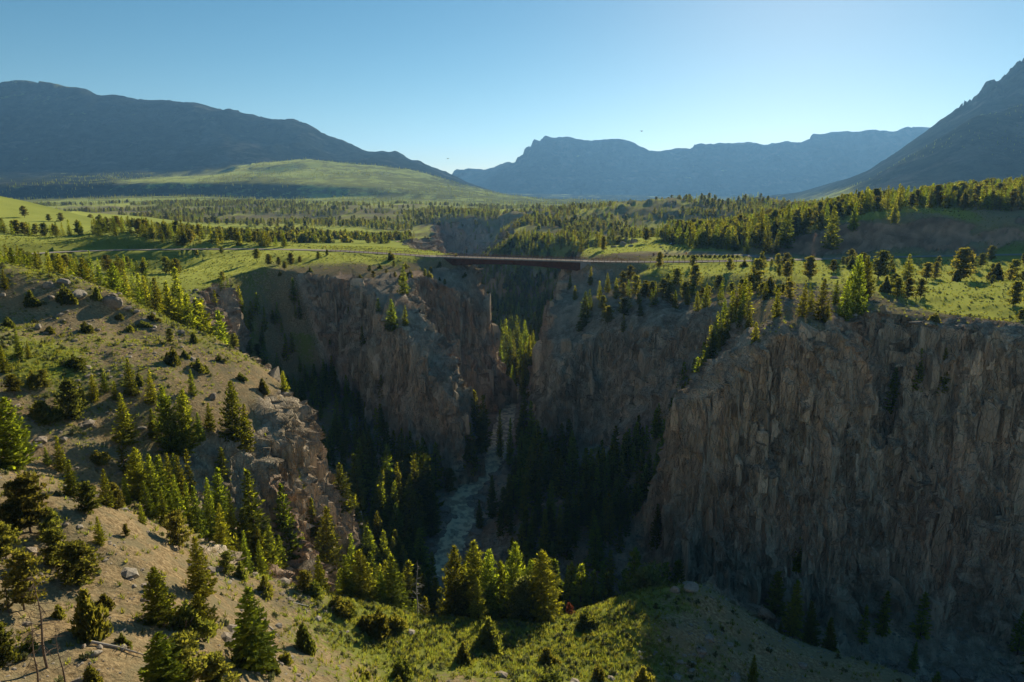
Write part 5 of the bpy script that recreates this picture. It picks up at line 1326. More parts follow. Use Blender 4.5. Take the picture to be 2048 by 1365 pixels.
# ------------------------------------------------------------------ small helpers for built things
def simple_mat(name, col, rough=.7, metal=0.0, nz=None, scale=3.0):
    m, nt, out = newmat(name)
    pb = nt.nodes.new('ShaderNodeBsdfPrincipled'); pb.inputs['Roughness'].default_value = rough; pb.inputs['Metallic'].default_value = metal
    if rough > .7: pb.inputs['Specular IOR Level'].default_value = 0.0
    if nz:
        geo = nt.nodes.new('ShaderNodeNewGeometry')
        nt.links.new(mixc(nt, rng_(nt, noise(nt, geo.outputs['Position'], scale, 5, .7), .35, .65), col, nz), pb.inputs['Base Color'])
    else: pb.inputs['Base Color'].default_value = tuple(col) + (1,)
    nt.links.new(pb.outputs[0], out.inputs['Surface']); return m
M_RUSTY = simple_mat('weathered_steel', (.13, .055, .035), .75, .1, (.075, .04, .032), .8)
M_RAIL = simple_mat('rusty_rail', (.26, .12, .07), .75, .0, (.17, .085, .055))
M_CONC = simple_mat('concrete', (.33, .31, .29), .85, 0, (.25, .24, .22), .5)
M_ASPH = simple_mat('asphalt', (.26, .235, .215), .8, 0, (.34, .31, .285), .35)
M_YEL = simple_mat('yellow_paint', (.55, .36, .05), .8); M_WHI = simple_mat('white_paint', (.5, .5, .48), .8)
M_WOOD = simple_mat('grey_post_wood', (.22, .16, .11), .85, 0, (.13, .10, .075), 2)
M_GRAV = simple_mat('gravel_track', (.42, .34, .28), .95, 0, (.32, .26, .21), .6)

def box(bm, x0, x1, y0, y1, z0, z1, M=None):
    vs = [bm.verts.new(((M @ Vector(c_)) if M else c_)) for c_ in [(x0, y0, z0), (x1, y0, z0), (x1, y1, z0), (x0, y1, z0), (x0, y0, z1), (x1, y0, z1), (x1, y1, z1), (x0, y1, z1)]]
    for f in ((3, 2, 1, 0), (4, 5, 6, 7), (0, 1, 5, 4), (1, 2, 6, 5), (2, 3, 7, 6), (3, 0, 4, 7)): bm.faces.new([vs[i] for i in f])
def loft(bm, rings, close=True, caps=True):
    R_ = [[bm.verts.new(p) for p in r] for r in rings]
    n = len(R_[0])
    for a, b in zip(R_, R_[1:]):
        for i in range(n if close else n - 1):
            j = (i + 1) % n; bm.faces.new((a[i], a[j], b[j], b[i]))
    if caps and close: bm.faces.new(R_[0][::-1]); bm.faces.new(R_[-1])
def bobj(name, fn, mat, parent=None, sm=False, **props):
    bm = bmesh.new(); fn(bm); bmesh.ops.recalc_face_normals(bm, faces=bm.faces)
    me = bpy.data.meshes.new(name); bm.to_mesh(me); bm.free(); me.materials.append(mat)
    if sm:
        for p in me.polygons: p.use_smooth = True
    return link(name, me, None, parent, **props)
def empty(name, loc, rz=0, **props):
    e = bpy.data.objects.new(name, None); e.location = loc; e.rotation_euler = (0, 0, rz); COL.objects.link(e)
    for k, v in props.items(): e[k] = v
    return e

# ------------------------------------------------------------------ road
def ribbon(name, pts, offs, dz, mat, **props):
    xy = pts[:, :2]; tg = np.gradient(xy, axis=0); tg /= np.linalg.norm(tg, axis=1, keepdims=True)
    nr = np.stack([-tg[:, 1], tg[:, 0]], -1)
    v = []; 
    for o in offs: v.append(np.concatenate([xy + nr * o, (pts[:, 2] + dz - (0.02 * abs(o) if abs(o) > 1 else 0))[:, None]], 1))
    v = np.stack(v, 1); n = len(offs); m_ = len(pts)
    i = np.arange((m_ - 1) * n).reshape(m_ - 1, n)[:, :-1].ravel()
    me = mesh_from(name, v.reshape(-1, 3), np.stack([i, i + 1, i + n + 1, i + n], -1))
    return link(name, me, mat, kind='structure', **props)
s_ = np.concatenate([[0], np.cumsum(np.linalg.norm(np.diff(ROADC[:, :2], axis=0), axis=1))])
ss_ = np.arange(0, s_[-1], 3.0)
RD = np.stack([np.interp(ss_, s_, ROADC[:, k]) for k in range(3)], -1)
BA, BB = Vector((-43.5, 430, 0)), Vector((41, 402.5, 0))
on = (RD[:, 0] > BA.x) & (RD[:, 0] < BB.x)
for seg in (RD[:np.argmax(on) + 1], RD[len(on) - np.argmax(on[::-1]) - 1:]):
    ribbon('road', seg, [-4.3, -2, 0, 2, 4.3], .02, M_ASPH)
    ribbon('road_marking', seg, [-.12, .12], .03, M_YEL); ribbon('road_marking', seg, [3.7, 3.85], -.05, M_WHI); ribbon('road_marking', seg, [-3.85, -3.7], -.05, M_WHI)
trk = np.array([(160, 396.5), (154, 404), (150, 414), (144, 424), (134, 432), (124, 438)], float)
trk = catmull(np.c_[trk, np.zeros(len(trk))], 5); trk[:, 2] = np.maximum.reduce([height(trk[:, 0], trk[:, 1]), height(trk[:, 0] + 3, trk[:, 1]), height(trk[:, 0] - 3, trk[:, 1])]) + .12
trk[:, 2] = np.convolve(np.pad(trk[:, 2], 2, 'edge'), np.ones(5) / 5, 'valid') + .1
ribbon('gravel_drive', trk, [-4.5, 0, 4.5], .02, M_ASPH)

# ------------------------------------------------------------------ bridge
ux = (BB - BA).normalized(); uy = Vector((-ux.y, ux.x, 0)); LB = (BB - BA).length
yaw = math.atan2(ux.y, ux.x)
bridge = empty('bridge', tuple(BA), yaw, label='long rust-brown steel girder road bridge spanning the canyon', category='bridge')
HW = 6.0
def girder(y):
    def f(bm):
        rings = []
        for k in range(41):
            t = k / 40; x = t * LB
            dpt = 3.1 + 2.4 * (abs(2 * t - 1) ** 1.7)
            rings.append([(x, y - .14, -.5), (x, y + .14, -.5), (x, y + .14, -dpt), (x, y - .14, -dpt)])
        loft(bm, rings)
    return f
def flange(y):
    def f(bm):
        rings = []
        for k in range(41):
            t = k / 40; x = t * LB; dpt = 3.1 + 2.4 * (abs(2 * t - 1) ** 1.7)
            rings.append([(x, y - .5, -dpt), (x, y + .5, -dpt), (x, y + .5, -dpt - .12), (x, y - .5, -dpt - .12)])
        loft(bm, rings)
        for k in range(1, 30):
            x = k * LB / 30; t = x / LB; dpt = 3.1 + 2.4 * (abs(2 * t - 1) ** 1.7)
            box(bm, x - .08, x + .08, y - .38, y - .145, -dpt + .01, -.52)
    return f
for y in (-4.6, -1.6, 1.6, 4.6):
    g_ = bobj('girder', girder(y), M_RUSTY, bridge)
    bobj('flange', flange(y), M_RUSTY, g_)
bobj('deck', lambda bm: box(bm, -1.5, LB + 1.5, -HW, HW, -.48, 0.02), M_CONC, bridge)
bobj('roadway', lambda bm: box(bm, -1.5, LB + 1.5, -4.6, 4.6, .024, .07), M_ASPH, bridge)
bobj('centre_line', lambda bm: box(bm, -1.5, LB + 1.5, -.12, .12, .074, .082), M_YEL, bridge)
for y in (-HW + .12, HW - .37):
    bobj('kerb', lambda bm: box(bm, -1.5, LB + 1.5, y, y + .25, .024, .26), M_CONC, bridge)
post_me = None
for y in (-HW + .25, HW - .25):
    def rails(bm):
        for z in (.55, .95, 1.42): box(bm, -1.5, LB + 1.5, y - .05, y + .05, z - .055, z + .055)
    rl = bobj('railing', rails, M_RAIL, bridge)
    for k in range(32):
        x = k * (LB / 31)
        if post_me is None:
            bm = bmesh.new(); box(bm, -.09, .09, -.16, -.055, .262, 1.5); post_me = bpy.data.meshes.new('post'); bm.to_mesh(post_me); bm.free(); post_me.materials.append(M_RAIL)
        q = link('post', post_me, None, rl); q.location = (x, y, 0)
# concrete ends
def abut(name, x0, x1, lb, z1=-.5):
    e = empty(name, tuple(BA), yaw, label=lb, category='concrete wall')
    bobj('bearing_wall', lambda bm: box(bm, x0, x1, -HW + .05, HW - .05, -9, -.5), M_CONC, e)
    return e
e = abut('abutment', -3.2, -.1, 'pale concrete abutment with triangular wing wall at the left end of the bridge')
def wing(y):
    def f(bm):
        loft(bm, [[(-15, y, -.9), (-3.2, y, -7), (-.12, y, -5), (-.12, y, .02), (-15, y, .02)], [(-15, y + .4, -.9), (-3.2, y + .4, -7), (-.12, y + .4, -5), (-.12, y + .4, .02), (-15, y + .4, .02)]])
    return f
bobj('wing_wall', wing(-HW - .42), M_CONC, e); bobj('wing_wall', wing(HW + .02), M_CONC, e)
e = abut('abutment', LB + .1, LB + 3.2, 'concrete abutment under the right end of the bridge among dark firs')
bobj('wing_wall', lambda bm: loft(bm, [[(LB + .12, -HW - .42, -5), (LB + 3.2, -HW - .42, -7), (LB + 6, -HW - .42, -2), (LB + 6, -HW - .42, .02), (LB + .12, -HW - .42, .02)], [(LB + .12, -HW - .02, -5), (LB + 3.2, -HW - .02, -7), (LB + 6, -HW - .02, -2), (LB + 6, -HW - .02, .02), (LB + .12, -HW - .02, .02)]]), M_CONC, e)

# approach railings and guard rails
def fence(name, pts, step, hgt, mat, lb, nr_=2, pw=.1, cat='guard rail', sink=.5):
    pts = np.array(pts, float)
    s = np.concatenate([[0], np.cumsum(np.linalg.norm(np.diff(pts[:, :2], axis=0), axis=1))])
    n = max(2, int(s[-1] / step)); t = np.linspace(0, s[-1], n)
    P_ = np.stack([np.interp(t, s, pts[:, k]) for k in range(3)], -1)
    e = empty(name, tuple(P_[0]), 0, label=lb, category=cat)
    def f(bm):
        for r_ in range(nr_):
            z = hgt * (1 - .42 * r_) - .08
            loft(bm, [[(p[0] - P_[0][0], p[1] - P_[0][1] + dy, p[2] - P_[0][2] + z + dz) for dy, dz in ((-.05, -.07), (.05, -.07), (.05, .07), (-.05, .07))] for p in P_])
    bobj('rail', f, mat, e)
    bm = bmesh.new(); box(bm, -pw, pw, .055, .055 + pw * 2, -sink, hgt + .05); me = bpy.data.meshes.new('post'); bm.to_mesh(me); bm.free(); me.materials.append(mat)
    for p in P_:
        q = link('post', me, None, e); q.location = Vector(p) - Vector(P_[0])
def along(x0, x1, off, n=14):
    m_ = (RD[:, 0] >= x0) & (RD[:, 0] <= x1); q = RD[m_]; tg = np.gradient(q[:, :2], axis=0); tg /= np.linalg.norm(tg, axis=1, keepdims=True)
    return np.c_[q[:, 0] + tg[:, 1] * off, q[:, 1] - tg[:, 0] * off, q[:, 2]]
fence('guard_rail', along(-120, -47, 5.4), 3, 1.1, M_RAIL, 'rusty railing on the near side of the road left of the bridge')
fence('guard_rail', along(-120, -47, -5.4), 3, 1.1, M_RAIL, 'rusty railing on the far side of the road left of the bridge')
fence('guard_rail', along(45, 128, 5.4), 3, 1.1, M_RAIL, 'rusty railing on the near side of the road right of the bridge')
fence('guard_rail', along(45, 140, -5.4), 3, 1.1, M_RAIL, 'long rusty railing on the far side of the road below the gravel lot')
def ground(pts, dz=0): 
    p = np.array(pts, float); return np.c_[p, height(p[:, 0], p[:, 1]) + dz]
fence('wooden_fence', ground([(50, 436), (56, 430), (60, 424), (64, 418), (66, 412)]), 2.5, 1.3, M_WOOD, 'short wooden post-and-rail fence left of the gravel clearing', 2, .09, 'fence')
fence('wooden_fence', ground([(60, 385), (70, 378), (80, 368), (84, 362)]), 2.6, 1.3, M_WOOD, 'wooden post-and-rail fence below the road above the right cliff', 2, .09, 'fence')

# ------------------------------------------------------------------ parked car
M_PAINT = simple_mat('dark_car_paint', (.03, .035, .045), .25, .4); M_GLASS = simple_mat('car_glass', (.02, .025, .03), .08, .0); M_TYRE = simple_mat('tyre_rubber', (.02, .02, .02), .9); M_CHR = simple_mat('alloy', (.55, .55, .56), .35, .8)
M_LAMP = simple_mat('lamp_glass', (.7, .7, .68), .2)
def car(loc, rz, lb):
    c_ = empty('parked_car', loc, rz, label=lb, category='car')
    def body(bm):
        prof = [(-2.35, .45, .80), (-2.3, .95, .86), (-2.2, 1.05, .86), (-.95, 1.08, .90), (1.2, 1.10, .92), (2.2, 1.08, .90), (2.32, .95, .88), (2.36, .45, .84)]
        rings = []
        for x, zt, hw in prof: rings.append([(x, -hw, .34), (x, hw, .34), (x, hw + .04, .7), (x, hw * .94, zt), (x, -hw * .94, zt), (x, -hw - .04, .7)])
        loft(bm, rings)
    bobj('body', body, M_PAINT, c_, False)
    bobj('cabin', lambda bm: loft(bm, [[(-1.15, -.80, 1.085), (2.1, -.80, 1.085), (2.1, .80, 1.085), (-1.15, .80, 1.085)], [(-.45, -.66, 1.62), (1.75, -.66, 1.62), (1.75, .66, 1.62), (-.45, .66, 1.62)]]), M_GLASS, c_)
    bobj('roof', lambda bm: loft(bm, [[(-.5, -.68, 1.622), (1.8, -.68, 1.622), (1.8, .68, 1.622), (-.5, .68, 1.622)], [(-.35, -.6, 1.72), (1.6, -.6, 1.72), (1.6, .6, 1.72), (-.35, .6, 1.72)]]), M_PAINT, c_)
    for sx in (-1.45, 1.4):
        for sy in (-1, 1):
            def wh(bm, r=.36, w_=.12):
                M = Matrix.Translation((sx, sy * .86, .36)) @ Matrix.Rotation(math.pi / 2, 4, 'X')
                bmesh.ops.create_cone(bm, cap_ends=True, segments=18, radius1=r, radius2=r, depth=w_ * 2, matrix=M)
            w0 = bobj('wheel', wh, M_TYRE, c_)
            bobj('rim', lambda bm: wh(bm, .21, .13), M_CHR, w0)
    for sy in (-1, 1):
        bobj('headlight', lambda bm: box(bm, -2.345, -2.25, sy * .62 - .16, sy * .62 + .16, .72, .88), M_LAMP, c_)
        bobj('mirror', lambda bm: box(bm, -.75, -.6, sy * .93 - .1, sy * .93 + .1, 1.1, 1.25), M_PAINT, c_)
    bobj('windscreen', lambda bm: loft(bm, [[(-1.2, -.72, 1.1), (-1.16, -.72, 1.1), (-.5, -.62, 1.6), (-.54, -.62, 1.6)], [(-1.2, .72, 1.1), (-1.16, .72, 1.1), (-.5, .62, 1.6), (-.54, .62, 1.6)]]), M_CHR, c_)
    return c_
q = at(1344, 493, z=.5)
car((q[0], q[1], hz(q[0], q[1]) + .02), R(12), 'dark car parked at the left end of the gravel lot')

# ------------------------------------------------------------------ people
M_SKIN = simple_mat('skin', (.45, .28, .2), .6); M_HAIR = simple_mat('hair', (.05, .035, .025), .8)
def person(loc, rz, lb, shirt, trousers, stride=.12, arm=.15, h=1.74, group=None):
    e = empty('person', loc, rz, label=lb, category='person')
    if group: e['group'] = group
    k = h / 1.74
    J = {'pel': (0, 0, .95), 'wai': (0, -.01, 1.08), 'che': (0, 0, 1.30), 'nec': (0, 0, 1.48), 'hea': (0, -.02, 1.58), 'top': (0, -.02, 1.68)}
    ed = [('pel', 'wai'), ('wai', 'che'), ('che', 'nec'), ('nec', 'hea'), ('hea', 'top')]
    rad = {'pel': .15, 'wai': .13, 'che': .15, 'nec': .06, 'hea': .095, 'top': .07}
    for s in (-1, 1):
        a, b = ('l', 'r')[s > 0], s
        J.update({a + 'hip': (.10 * s, 0, .88), a + 'kne': (.11 * s, -stride * s, .48), a + 'ank': (.11 * s, -stride * s * 1.3 + .04, .08), a + 'toe': (.12 * s, -stride * s * 1.3 - .14, .035),
                  a + 'sho': (.19 * s, 0, 1.40), a + 'elb': (.25 * s, .03 + arm * .2 * s, 1.13), a + 'wri': (.26 * s, -.08 + arm * s, .90), a + 'han': (.26 * s, -.11 + arm * s, .80)})
        rad.update({a + 'hip': .095, a + 'kne': .062, a + 'ank': .042, a + 'toe': .035, a + 'sho': .062, a + 'elb': .042, a + 'wri': .030, a + 'han': .035})
        ed += [('pel', a + 'hip'), (a + 'hip', a + 'kne'), (a + 'kne', a + 'ank'), (a + 'ank', a + 'toe'), ('che', a + 'sho'), (a + 'sho', a + 'elb'), (a + 'elb', a + 'wri'), (a + 'wri', a + 'han')]
    def skinned(nm, keys, grow, mat):
        ks = [x for x in J if x in keys]
        me = bpy.data.meshes.new(nm); me.from_pydata([tuple(np.array(J[x]) * k) for x in ks], [(ks.index(a), ks.index(b)) for a, b in ed if a in ks and b in ks], [])
        o = link(nm, me, mat, e)
        md = o.modifiers.new('skin', 'SKIN'); sk = me.skin_vertices[0].data
        for i, x in enumerate(ks): sk[i].radius = (rad[x] * grow * k,) * 2; 
        sk[0].use_root = True
        o.modifiers.new('sub', 'SUBSURF').levels = 1; o.modifiers['sub'].render_levels = 1
        return o
    skinned('body', set(J), 1.0, M_SKIN)
    skinned('shirt', {'wai', 'che', 'lsho', 'rsho', 'lelb', 'relb', 'pel'}, 1.12, shirt)
    skinned('trousers', {'pel', 'lhip', 'rhip', 'lkne', 'rkne', 'lank', 'rank'}, 1.15, trousers)
    def hair(bm): bmesh.ops.create_icosphere(bm, subdivisions=2, radius=.105 * k, matrix=Matrix.Translation((0, .012, 1.645 * k)))
    bobj('hair', hair, M_HAIR, e, True)
cl = {n: simple_mat('cloth_' + n, c_, .9) for n, c_ in dict(dark=(.03, .03, .04), blue=(.08, .12, .25), grey=(.25, .25, .26), red=(.35, .06, .05), tan=(.35, .28, .18)).items()}
qq = bridge.matrix_basis
def onb(t, y): return tuple(BA + ux * (LB * t) + uy * y + Vector((0, 0, .03)))
person(onb(.80, -4.95), .4, 'person in dark clothes walking on the near side of the bridge', cl['dark'], cl['dark'])
person(onb(.815, -5.0), .7, 'person in a blue top leaning close to the near bridge railing', cl['blue'], cl['grey'], .05)
for px, py, lb, a, b in ((1358.5, 490.5, 'person in a red top standing right behind the parked car', 'red', 'dark'), (1361.5, 490.8, 'person in tan clothes standing farthest right beside the parked car', 'tan', 'grey')):
    q = at(px, py, z=.45); person((q[0], q[1], hz(q[0], q[1])), 1.2, lb, cl[a], cl[b], .04)

# ------------------------------------------------------------------ signs, bin, pole, shelter
def onground(px, py, z=.4):
    q = hit(px, py, 250); return (q[0], q[1], hz(q[0], q[1]))
def sign(px, py, h, w_, hh_, col, lb, shape='rect'):
    p = onground(px, py); e = empty('sign', p, 0, label=lb, category='sign')
    bobj('post', lambda bm: box(bm, -.05, .05, .03, .12, -.4, h), M_WOOD, e)
    m = simple_mat('sign_face_' + str(px), col, .5)
    if shape == 'rect': bobj('board', lambda bm: box(bm, -w_ / 2, w_ / 2, -.03, .025, h - hh_, h), m, e)
    else: bobj('board', lambda bm: loft(bm, [[(0, y, h - w_), (w_ * .7, y, h - w_ * .3), (0, y, h + w_ * .4), (-w_ * .7, y, h - w_ * .3)] for y in (-.03, .025)]), m, e)
sign(1372, 514, 2.9, .8, 1.5, (.75, .28, .05), 'orange sign on a post at the edge of the gravel lot')
sign(651, 502, 2.8, 1.1, 1, (.75, .5, .05), 'yellow diamond warning sign beside the left road', 'dia')
sign(1726, 518, 2.2, 1.6, 1.2, (.06, .10, .45), 'blue sign beside the road below the cut bank')
sign(1386, 486, 1.6, 1.8, .9, (.20, .22, .20), 'low information board behind the parked car')
p = onground(1307, 512)
e = empty('rubbish_bin', p, 0, label='brown square rubbish bin beside the road below the clearing', category='bin')
bobj('case', lambda bm: loft(bm, [[(-.45, -.45, 0), (.45, -.45, 0), (.45, .45, 0), (-.45, .45, 0)], [(-.5, -.5, 1.3), (.5, -.5, 1.3), (.5, .5, 1.3), (-.5, .5, 1.3)]]), simple_mat('brown_steel', (.10, .06, .04), .6), e)
bobj('lid', lambda bm: loft(bm, [[(-.56, -.56, 1.302), (.56, -.56, 1.302), (.56, .56, 1.302), (-.56, .56, 1.302)], [(-.3, -.3, 1.6), (.3, -.3, 1.6), (.3, .3, 1.6), (-.3, .3, 1.6)]]), M_RAIL, e)
p = onground(1330, 488)
e = empty('utility_pole', p, 0, label='thin wooden utility pole left of the parked car', category='pole')
bobj('pole', lambda bm: bmesh.ops.create_cone(bm, cap_ends=True, segments=8, radius1=.17, radius2=.11, depth=9.5, matrix=Matrix.Translation((0, 0, 4.2))), M_WOOD, e)
bobj('crossarm', lambda bm: box(bm, -1.1, 1.1, -.18, -.06, 8.2, 8.35), M_WOOD, e)
p = onground(1457, 489)
e = empty('shelter', p, .2, label='small open shelter with a pitched roof at the edge of the dark wood', category='shelter')
for sx in (-1.6, 1.6):
    for sy in (-1.1, 1.1): bobj('post', lambda bm: box(bm, sx - .09, sx + .09, sy - .09, sy + .09, -.3, 2.5), M_WOOD, e)
bobj('roof', lambda bm: loft(bm, [[(x, -1.7, 2.5), (x, 0, 3.4), (x, 1.7, 2.5), (x, 1.6, 2.38), (x, 0, 3.22), (x, -1.6, 2.38)] for x in (-2.3, 2.3)]), simple_mat('shelter_roof', (.30, .20, .16), .7), e)
bobj('panel', lambda bm: box(bm, -1.45, 1.45, .9, 1.0, .7, 2.2), M_WOOD, e)

# ------------------------------------------------------------------ birds
def bird(px, py, Y, rz, lb):
    p = at(px, py, Y=Y); e = empty('bird', p, rz, label=lb, category='bird')
    m = simple_mat('dark_feathers' + str(px), (.04, .035, .03), .8)
    bobj('body', lambda bm: loft(bm, [[(x, r * math.cos(a), z + r * math.sin(a)) for a in np.linspace(0, 5.5, 8)] for x, r, z in ((-.26, .01, .02), (-.2, .045, .02), (-.05, .075, 0), (.1, .06, 0), (.2, .035, .0), (.3, .03, 0), (.42, .05, 0))]), m, e, True)
    for s in (-1, 1):
        bobj('wing', lambda bm: loft(bm, [[(-.1, s * .05, .03), (.14, s * .05, .03), (.14, s * .05, .05), (-.1, s * .05, .05)], [(-.12, s * .35, .16), (.10, s * .35, .16), (.10, s * .35, .175), (-.12, s * .35, .175)], [(.0, s * .75, .10), (.08, s * .75, .10), (.08, s * .75, .11), (.0, s * .75, .11)]]), m, e)
bird(1283, 263, 190, .5, 'dark bird gliding against the sky above the mesa')
bird(896, 318, 240, 2.6, 'small bird low in the gap between the two mountains')

# ------------------------------------------------------------------ boulders
def rockmesh(seed, sub=3, name='boulder'):
    bm = bmesh.new(); bmesh.ops.create_icosphere(bm, subdivisions=sub, radius=1)
    rs = np.random.default_rng(seed)
    n = rs.normal(0, 1, (11, 3)); n /= np.linalg.norm(n, axis=1, keepdims=True); d = rs.uniform(.55, .9, 11)
    sc = rs.uniform(.75, 1.25, 3)
    for v in bm.verts:
        p = np.array(v.co)
        for a, b in zip(n, d):
            o = p @ a
            if o > b: p = p - a * (o - b) * .93
        p = p * (1 + .04 * rs.normal()) * sc
        v.co = p
    me = bpy.data.meshes.new(name); bm.to_mesh(me); bm.free(); me.materials.append(M_BOUL); return me
def rock_mat():
    m, nt, out = newmat('boulder_rock'); geo = nt.nodes.new('ShaderNodeNewGeometry'); pos = geo.outputs['Position']; oi = nt.nodes.new('ShaderNodeObjectInfo')
    f = noise(nt, pos, 1.2, 6, .7); c_ = mixc(nt, rng_(nt, f, .35, .65), (.16, .135, .11), (.34, .285, .23))
    c_ = mixc(nt, mth(nt, 'MULTIPLY', oi.outputs['Random'], .5), c_, (.30, .29, .25))
    d = nt.nodes.new('ShaderNodeBsdfDiffuse'); nt.links.new(c_, d.inputs['Color'])
    b = nt.nodes.new('ShaderNodeBump'); b.inputs['Distance'].default_value = .2; nt.links.new(noise(nt, pos, 3, 6, .7), b.inputs['Height']); nt.links.new(b.outputs[0], d.inputs['Normal'])
    nt.links.new(d.outputs[0], out.inputs['Surface']); return m
M_BOUL = rock_mat()
RKS = [rockmesh(300 + k) for k in range(6)]
def boulder(px, py, w_, flat, lb, grp='boulders on the slopes'):
    q = hit(px, py + w_ * .25)
    if q is None: return
    dep = q[1] * CP - (q[2] - CAMZ) * SP; r_ = w_ / 2 * dep / FOC
    o = link('boulder', RKS[(px * 7 + py) % 6], None, None, label=lb, category='boulder', group=grp)
    o.location = (q[0], q[1], q[2] + r_ * flat * .25); o.scale = (r_ * 1.05, r_ * .95, r_ * flat); o.rotation_euler = (.15, .1, (px * 13 % 60) / 10)
for row in [(226, 599, 44, .85, 'huge rounded tan boulder on the crest of the middle hill, largest of all'), (232, 578, 26, .9, 'pointed boulder directly behind the huge rounded tan one'), (156, 583, 38, .6, 'broad flat grey boulder left of the huge rounded one'),
  (126, 560, 28, .7, 'boulder under the pines on the left of the hill crest'), (98, 568, 28, .7, 'angular boulder leftmost of the crest cluster'), (101, 592, 20, .6, 'slab lying just below the leftmost crest boulder'), (156, 549, 18, .7, 'small boulder on the very skyline of the middle hill'),
  (76, 650, 25, .55, 'long tilted boulder low on the shaded face of the middle hill'), (6, 588, 18, .6, 'pale boulder at the left edge of the picture'), (272, 620, 18, .6, 'grey block just right of the huge rounded boulder'), (291, 636, 24, .4, 'flat slab beside a juniper on the hill shoulder'),
  (257, 614, 18, .6, 'small block between the huge boulder and the grey block'), (309, 651, 16, .35, 'thin slab fallen below the shoulder juniper'), (398, 657, 18, .7, 'white-streaked boulder on the right edge of the middle hill'), (439, 652, 22, .7, 'reddish boulder in the brush behind the right edge of the hill'),
  (426, 792, 24, .85, 'dark rounded boulder under the big layered fir'), (185, 1304, 30, .5, 'largest of the flat rocks by the dead pines at the bottom'), (200, 1291, 18, .6, 'rock just above the largest flat rock by the dead pines'), (168, 1290, 16, .6, 'small rock left of the flat rocks by the dead pines'),
  (288, 1166, 24, .35, 'long flat slab on the open tan slope'), (458, 1163, 18, .4, 'single small slab right of the pointed fir on the tan slope'), (292, 1194, 26, .8, 'rough outcrop block beneath the dark wide fir'), (392, 1300, 18, .7, 'rock beside the solitary dense conical fir'),
  (823, 1263, 22, .8, 'pale pointed rock beside the bushes on the green saddle'), (792, 1284, 12, .6, 'small pale rock at the foot of the saddle bushes'), (1350, 1176, 26, .6, 'left block of the outcrop on top of the shaded hump'), (1385, 1170, 32, .6, 'right block of the outcrop on top of the shaded hump'), (1076, 1312, 9, .6, 'little rock touching the low mounded juniper'),
  (1245, 486, 20, .8, 'rock heap at the back of the gravel clearing'), (1228, 492, 12, .7, 'smaller rock at the left foot of the rock heap'), (1262, 491, 10, .7, 'small rock at the right foot of the rock heap'), (940, 1030, 22, .5, 'dark boulder at the right bank of the river'), (925, 1018, 14, .5, 'boulder lying in the river rapids'), (958, 1050, 26, .5, 'big boulder on the right shore above the trees'),
  (1672, 462, 14, .5, 'pale rock in the grass above the cut bank'), (1670, 552, 20, .35, 'flat pinkish rock by the road on the right bench'), (1830, 640, 26, .35, 'flat ledge block at the edge of the notch')]:
    boulder(*row)
for k, (px, py) in enumerate([(1322, 494), (1326, 498), (1330, 502), (1334, 506), (1320, 490)]):
    boulder(px, py, 6, .8, 'barrier boulder in the row dividing the clearing from the lot', 'barrier boulders of the parking lot')

# ------------------------------------------------------------------ ground cover
GC = bpy.data.collections.new('cover_kinds')
def tuftmesh(seed, n=9, h=.42, r=.22, mat=None, w_=.07):
    rs = np.random.default_rng(seed); A_ = Acc()
    a = rs.uniform(0, 6.28, n); p0 = np.stack([np.cos(a), np.sin(a), a * 0], -1) * rs.uniform(0, r, n)[:, None]
    d = np.stack([np.cos(a) * .5, np.sin(a) * .5, np.ones(n)], -1) * (h * rs.uniform(.6, 1.2, n))[:, None]
    s = np.stack([-np.sin(a), np.cos(a), a * 0], -1) * w_
    v = np.stack([p0 - s, p0 + s, p0 + d + s * .3, p0 + d - s * .3], 1).reshape(-1, 3)
    A_.add(v, np.arange(n * 4).reshape(n, 4), np.repeat(rs.uniform(.2, .9, n), 4)); return A_.mesh('tuft', mat)
def addc(me):
    o = bpy.data.objects.new('%02d_cover' % len(GC.objects), me); GC.objects.link(o)
for k in range(3): addc(tuftmesh(400 + k, 10, .40, .25, M_TUFT))
for k in range(3): addc(joined_ := make_juniper(410 + k, .55, .45, .13, 70, False, 5)[0].mesh('sage', M_SAGE))
for k in range(3):
    me = rockmesh(420 + k, 1, 'stone'); addc(me)
rs = np.random.default_rng(77)
def coverpts(n, x0, x1, y0, y1):
    return rs.uniform(x0, x1, n), rs.uniform(y0, y1, n)
def infr(x, y, z, m_=60):
    px, py, dep = project(x, y, z); return (px > -m_) & (px < 2048 + m_) & (py < 1365 + m_) & (dep > 5)
x, y = coverpts(260000, -170, 170, 45, 225)
z, g, t, dr, rw, b = height(x, y, True)
gg = np.clip(g * 1.1 + fbm2(x / 9, y / 9, 101, 4) * .3 + fbm2(x / 60, y / 60, 111, 4) * .12, 0, 1)
zx = height(x + 1, y); sl = np.abs(zx - z)
ok = infr(x, y, z) & (t <= 0) & (sl < .9) & (rs.uniform(0, 1, len(x)) < .025 + gg * gg * .8)
pick = np.where(ok)[0]
u = rs.uniform(0, 1, len(pick)); kk = np.where(u < .90, rs.integers(0, 3, len(pick)), rs.integers(3, 6, len(pick)))
sc = rs.uniform(.7, 1.5, len(pick)) * np.where(kk >= 3, 1.4, 1)
instancer('grass_tufts', np.stack([x[pick], y[pick], z[pick] - .03], -1), np.repeat(sc[:, None], 3, 1), kk, rs.uniform(0, 6.28, len(pick)), GC, label='grass tufts and grey-green sagebrush over the near slopes')
print('tufts', len(pick))
x, y = coverpts(200000, -330, 330, 225, 560)
z, g, t, dr, rw, b = height(x, y, True)
ok = infr(x, y, z) & (t <= 0) & (rw < .2) & (rs.uniform(0, 1, len(x)) < .03 + g * .22)
pick = np.where(ok)[0]; kk = np.where(rs.uniform(0, 1, len(pick)) < .82, rs.integers(0, 3, len(pick)), rs.integers(3, 6, len(pick)))
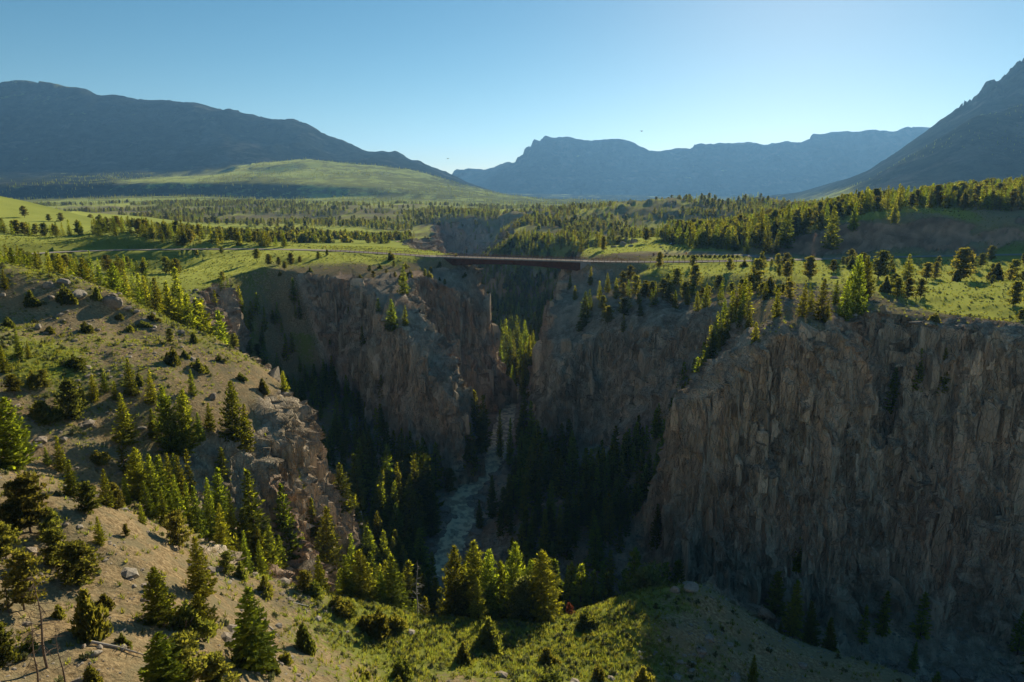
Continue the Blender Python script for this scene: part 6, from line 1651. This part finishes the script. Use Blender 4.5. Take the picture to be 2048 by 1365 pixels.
sc = rs.uniform(.7, 1.5, len(pick))
instancer('meadow_grass', np.stack([x[pick], y[pick], z[pick] - .03], -1), np.repeat(sc[:, None], 3, 1), kk, rs.uniform(0, 6.28, len(pick)), GC, label='coarse grass and sagebrush over the plateau meadows')
x, y = coverpts(220000, -170, 180, 45, 330)
z, g, t, dr, rw, b = height(x, y, True)
clu = fbm2(x / 11, y / 11, 131, 3)
ok = infr(x, y, z) & (dr > 3.5) & (rs.uniform(0, 1, len(x)) < np.clip(.12 + (dr < 11) * .8 + clu * .8 + (t > .9) * .25 + (g < 0) * .15, 0.02, .8)) & (g < .6)
pick = np.where(ok)[0]; sz_ = .10 + rs.pareto(2.1, len(pick)) * .13; sz_ = np.minimum(sz_, 1.3) * np.where(dr[pick] < 11, 2.2, 1)
instancer('stones', np.stack([x[pick], y[pick], z[pick]], -1), np.stack([sz_ * 1.2, sz_, sz_ * .7], -1), rs.integers(6, 9, len(pick)), rs.uniform(0, 6.28, len(pick)), GC, label='loose stones and talus over the slopes and canyon floor')
print('cover', round(time.time() - T0, 1))

# fallen wood on the slopes
def log(px, py, ln, rz, lb):
    q = hit(px, py); e = empty('fallen_log', (q[0], q[1], q[2] + .12), rz, label=lb, category='fallen log')
    sl_ = (hz(q[0] + math.cos(rz) * 2, q[1] + math.sin(rz) * 2) - hz(q[0] - math.cos(rz) * 2, q[1] - math.sin(rz) * 2)) / 4
    A_ = Acc(); rs = np.random.default_rng(int(px))
    A_.add(*tube([(-ln / 2, 0, -sl_ * ln / 2), (0, rs.normal(0, .1), 0), (ln / 2, rs.normal(0, .15), sl_ * ln / 2)], [.17, .14, .06], 7))
    link('trunk', A_.mesh('trunk', M_DEAD), None, e)
    B_ = Acc()
    for k in range(7):
        x0_ = rs.uniform(-.1, .5) * ln; a = rs.uniform(.3, 2.6)
        B_.add(*tube([(x0_, 0, sl_ * x0_), (x0_ + .5, math.cos(a) * .7, sl_ * x0_ + math.sin(a) * .7)], [.05, .015], 4))
    link('branches', B_.mesh('branches', M_DEAD), None, e)
log(606, 1212, 4.5, .6, 'pale dead log lying beside the low pine at the edge of the tan slope')
log(150, 985, 5, -.3, 'bleached log on the crest of the tan slope')
log(350, 1225, 4, 1.2, 'short dead log above the rocky hollow')
log(235, 1300, 5, .2, 'grey log below the flat rocks at the bottom left')
log(545, 1262, 3.5, -.7, 'thin log on the slope right of the tall pointed fir')
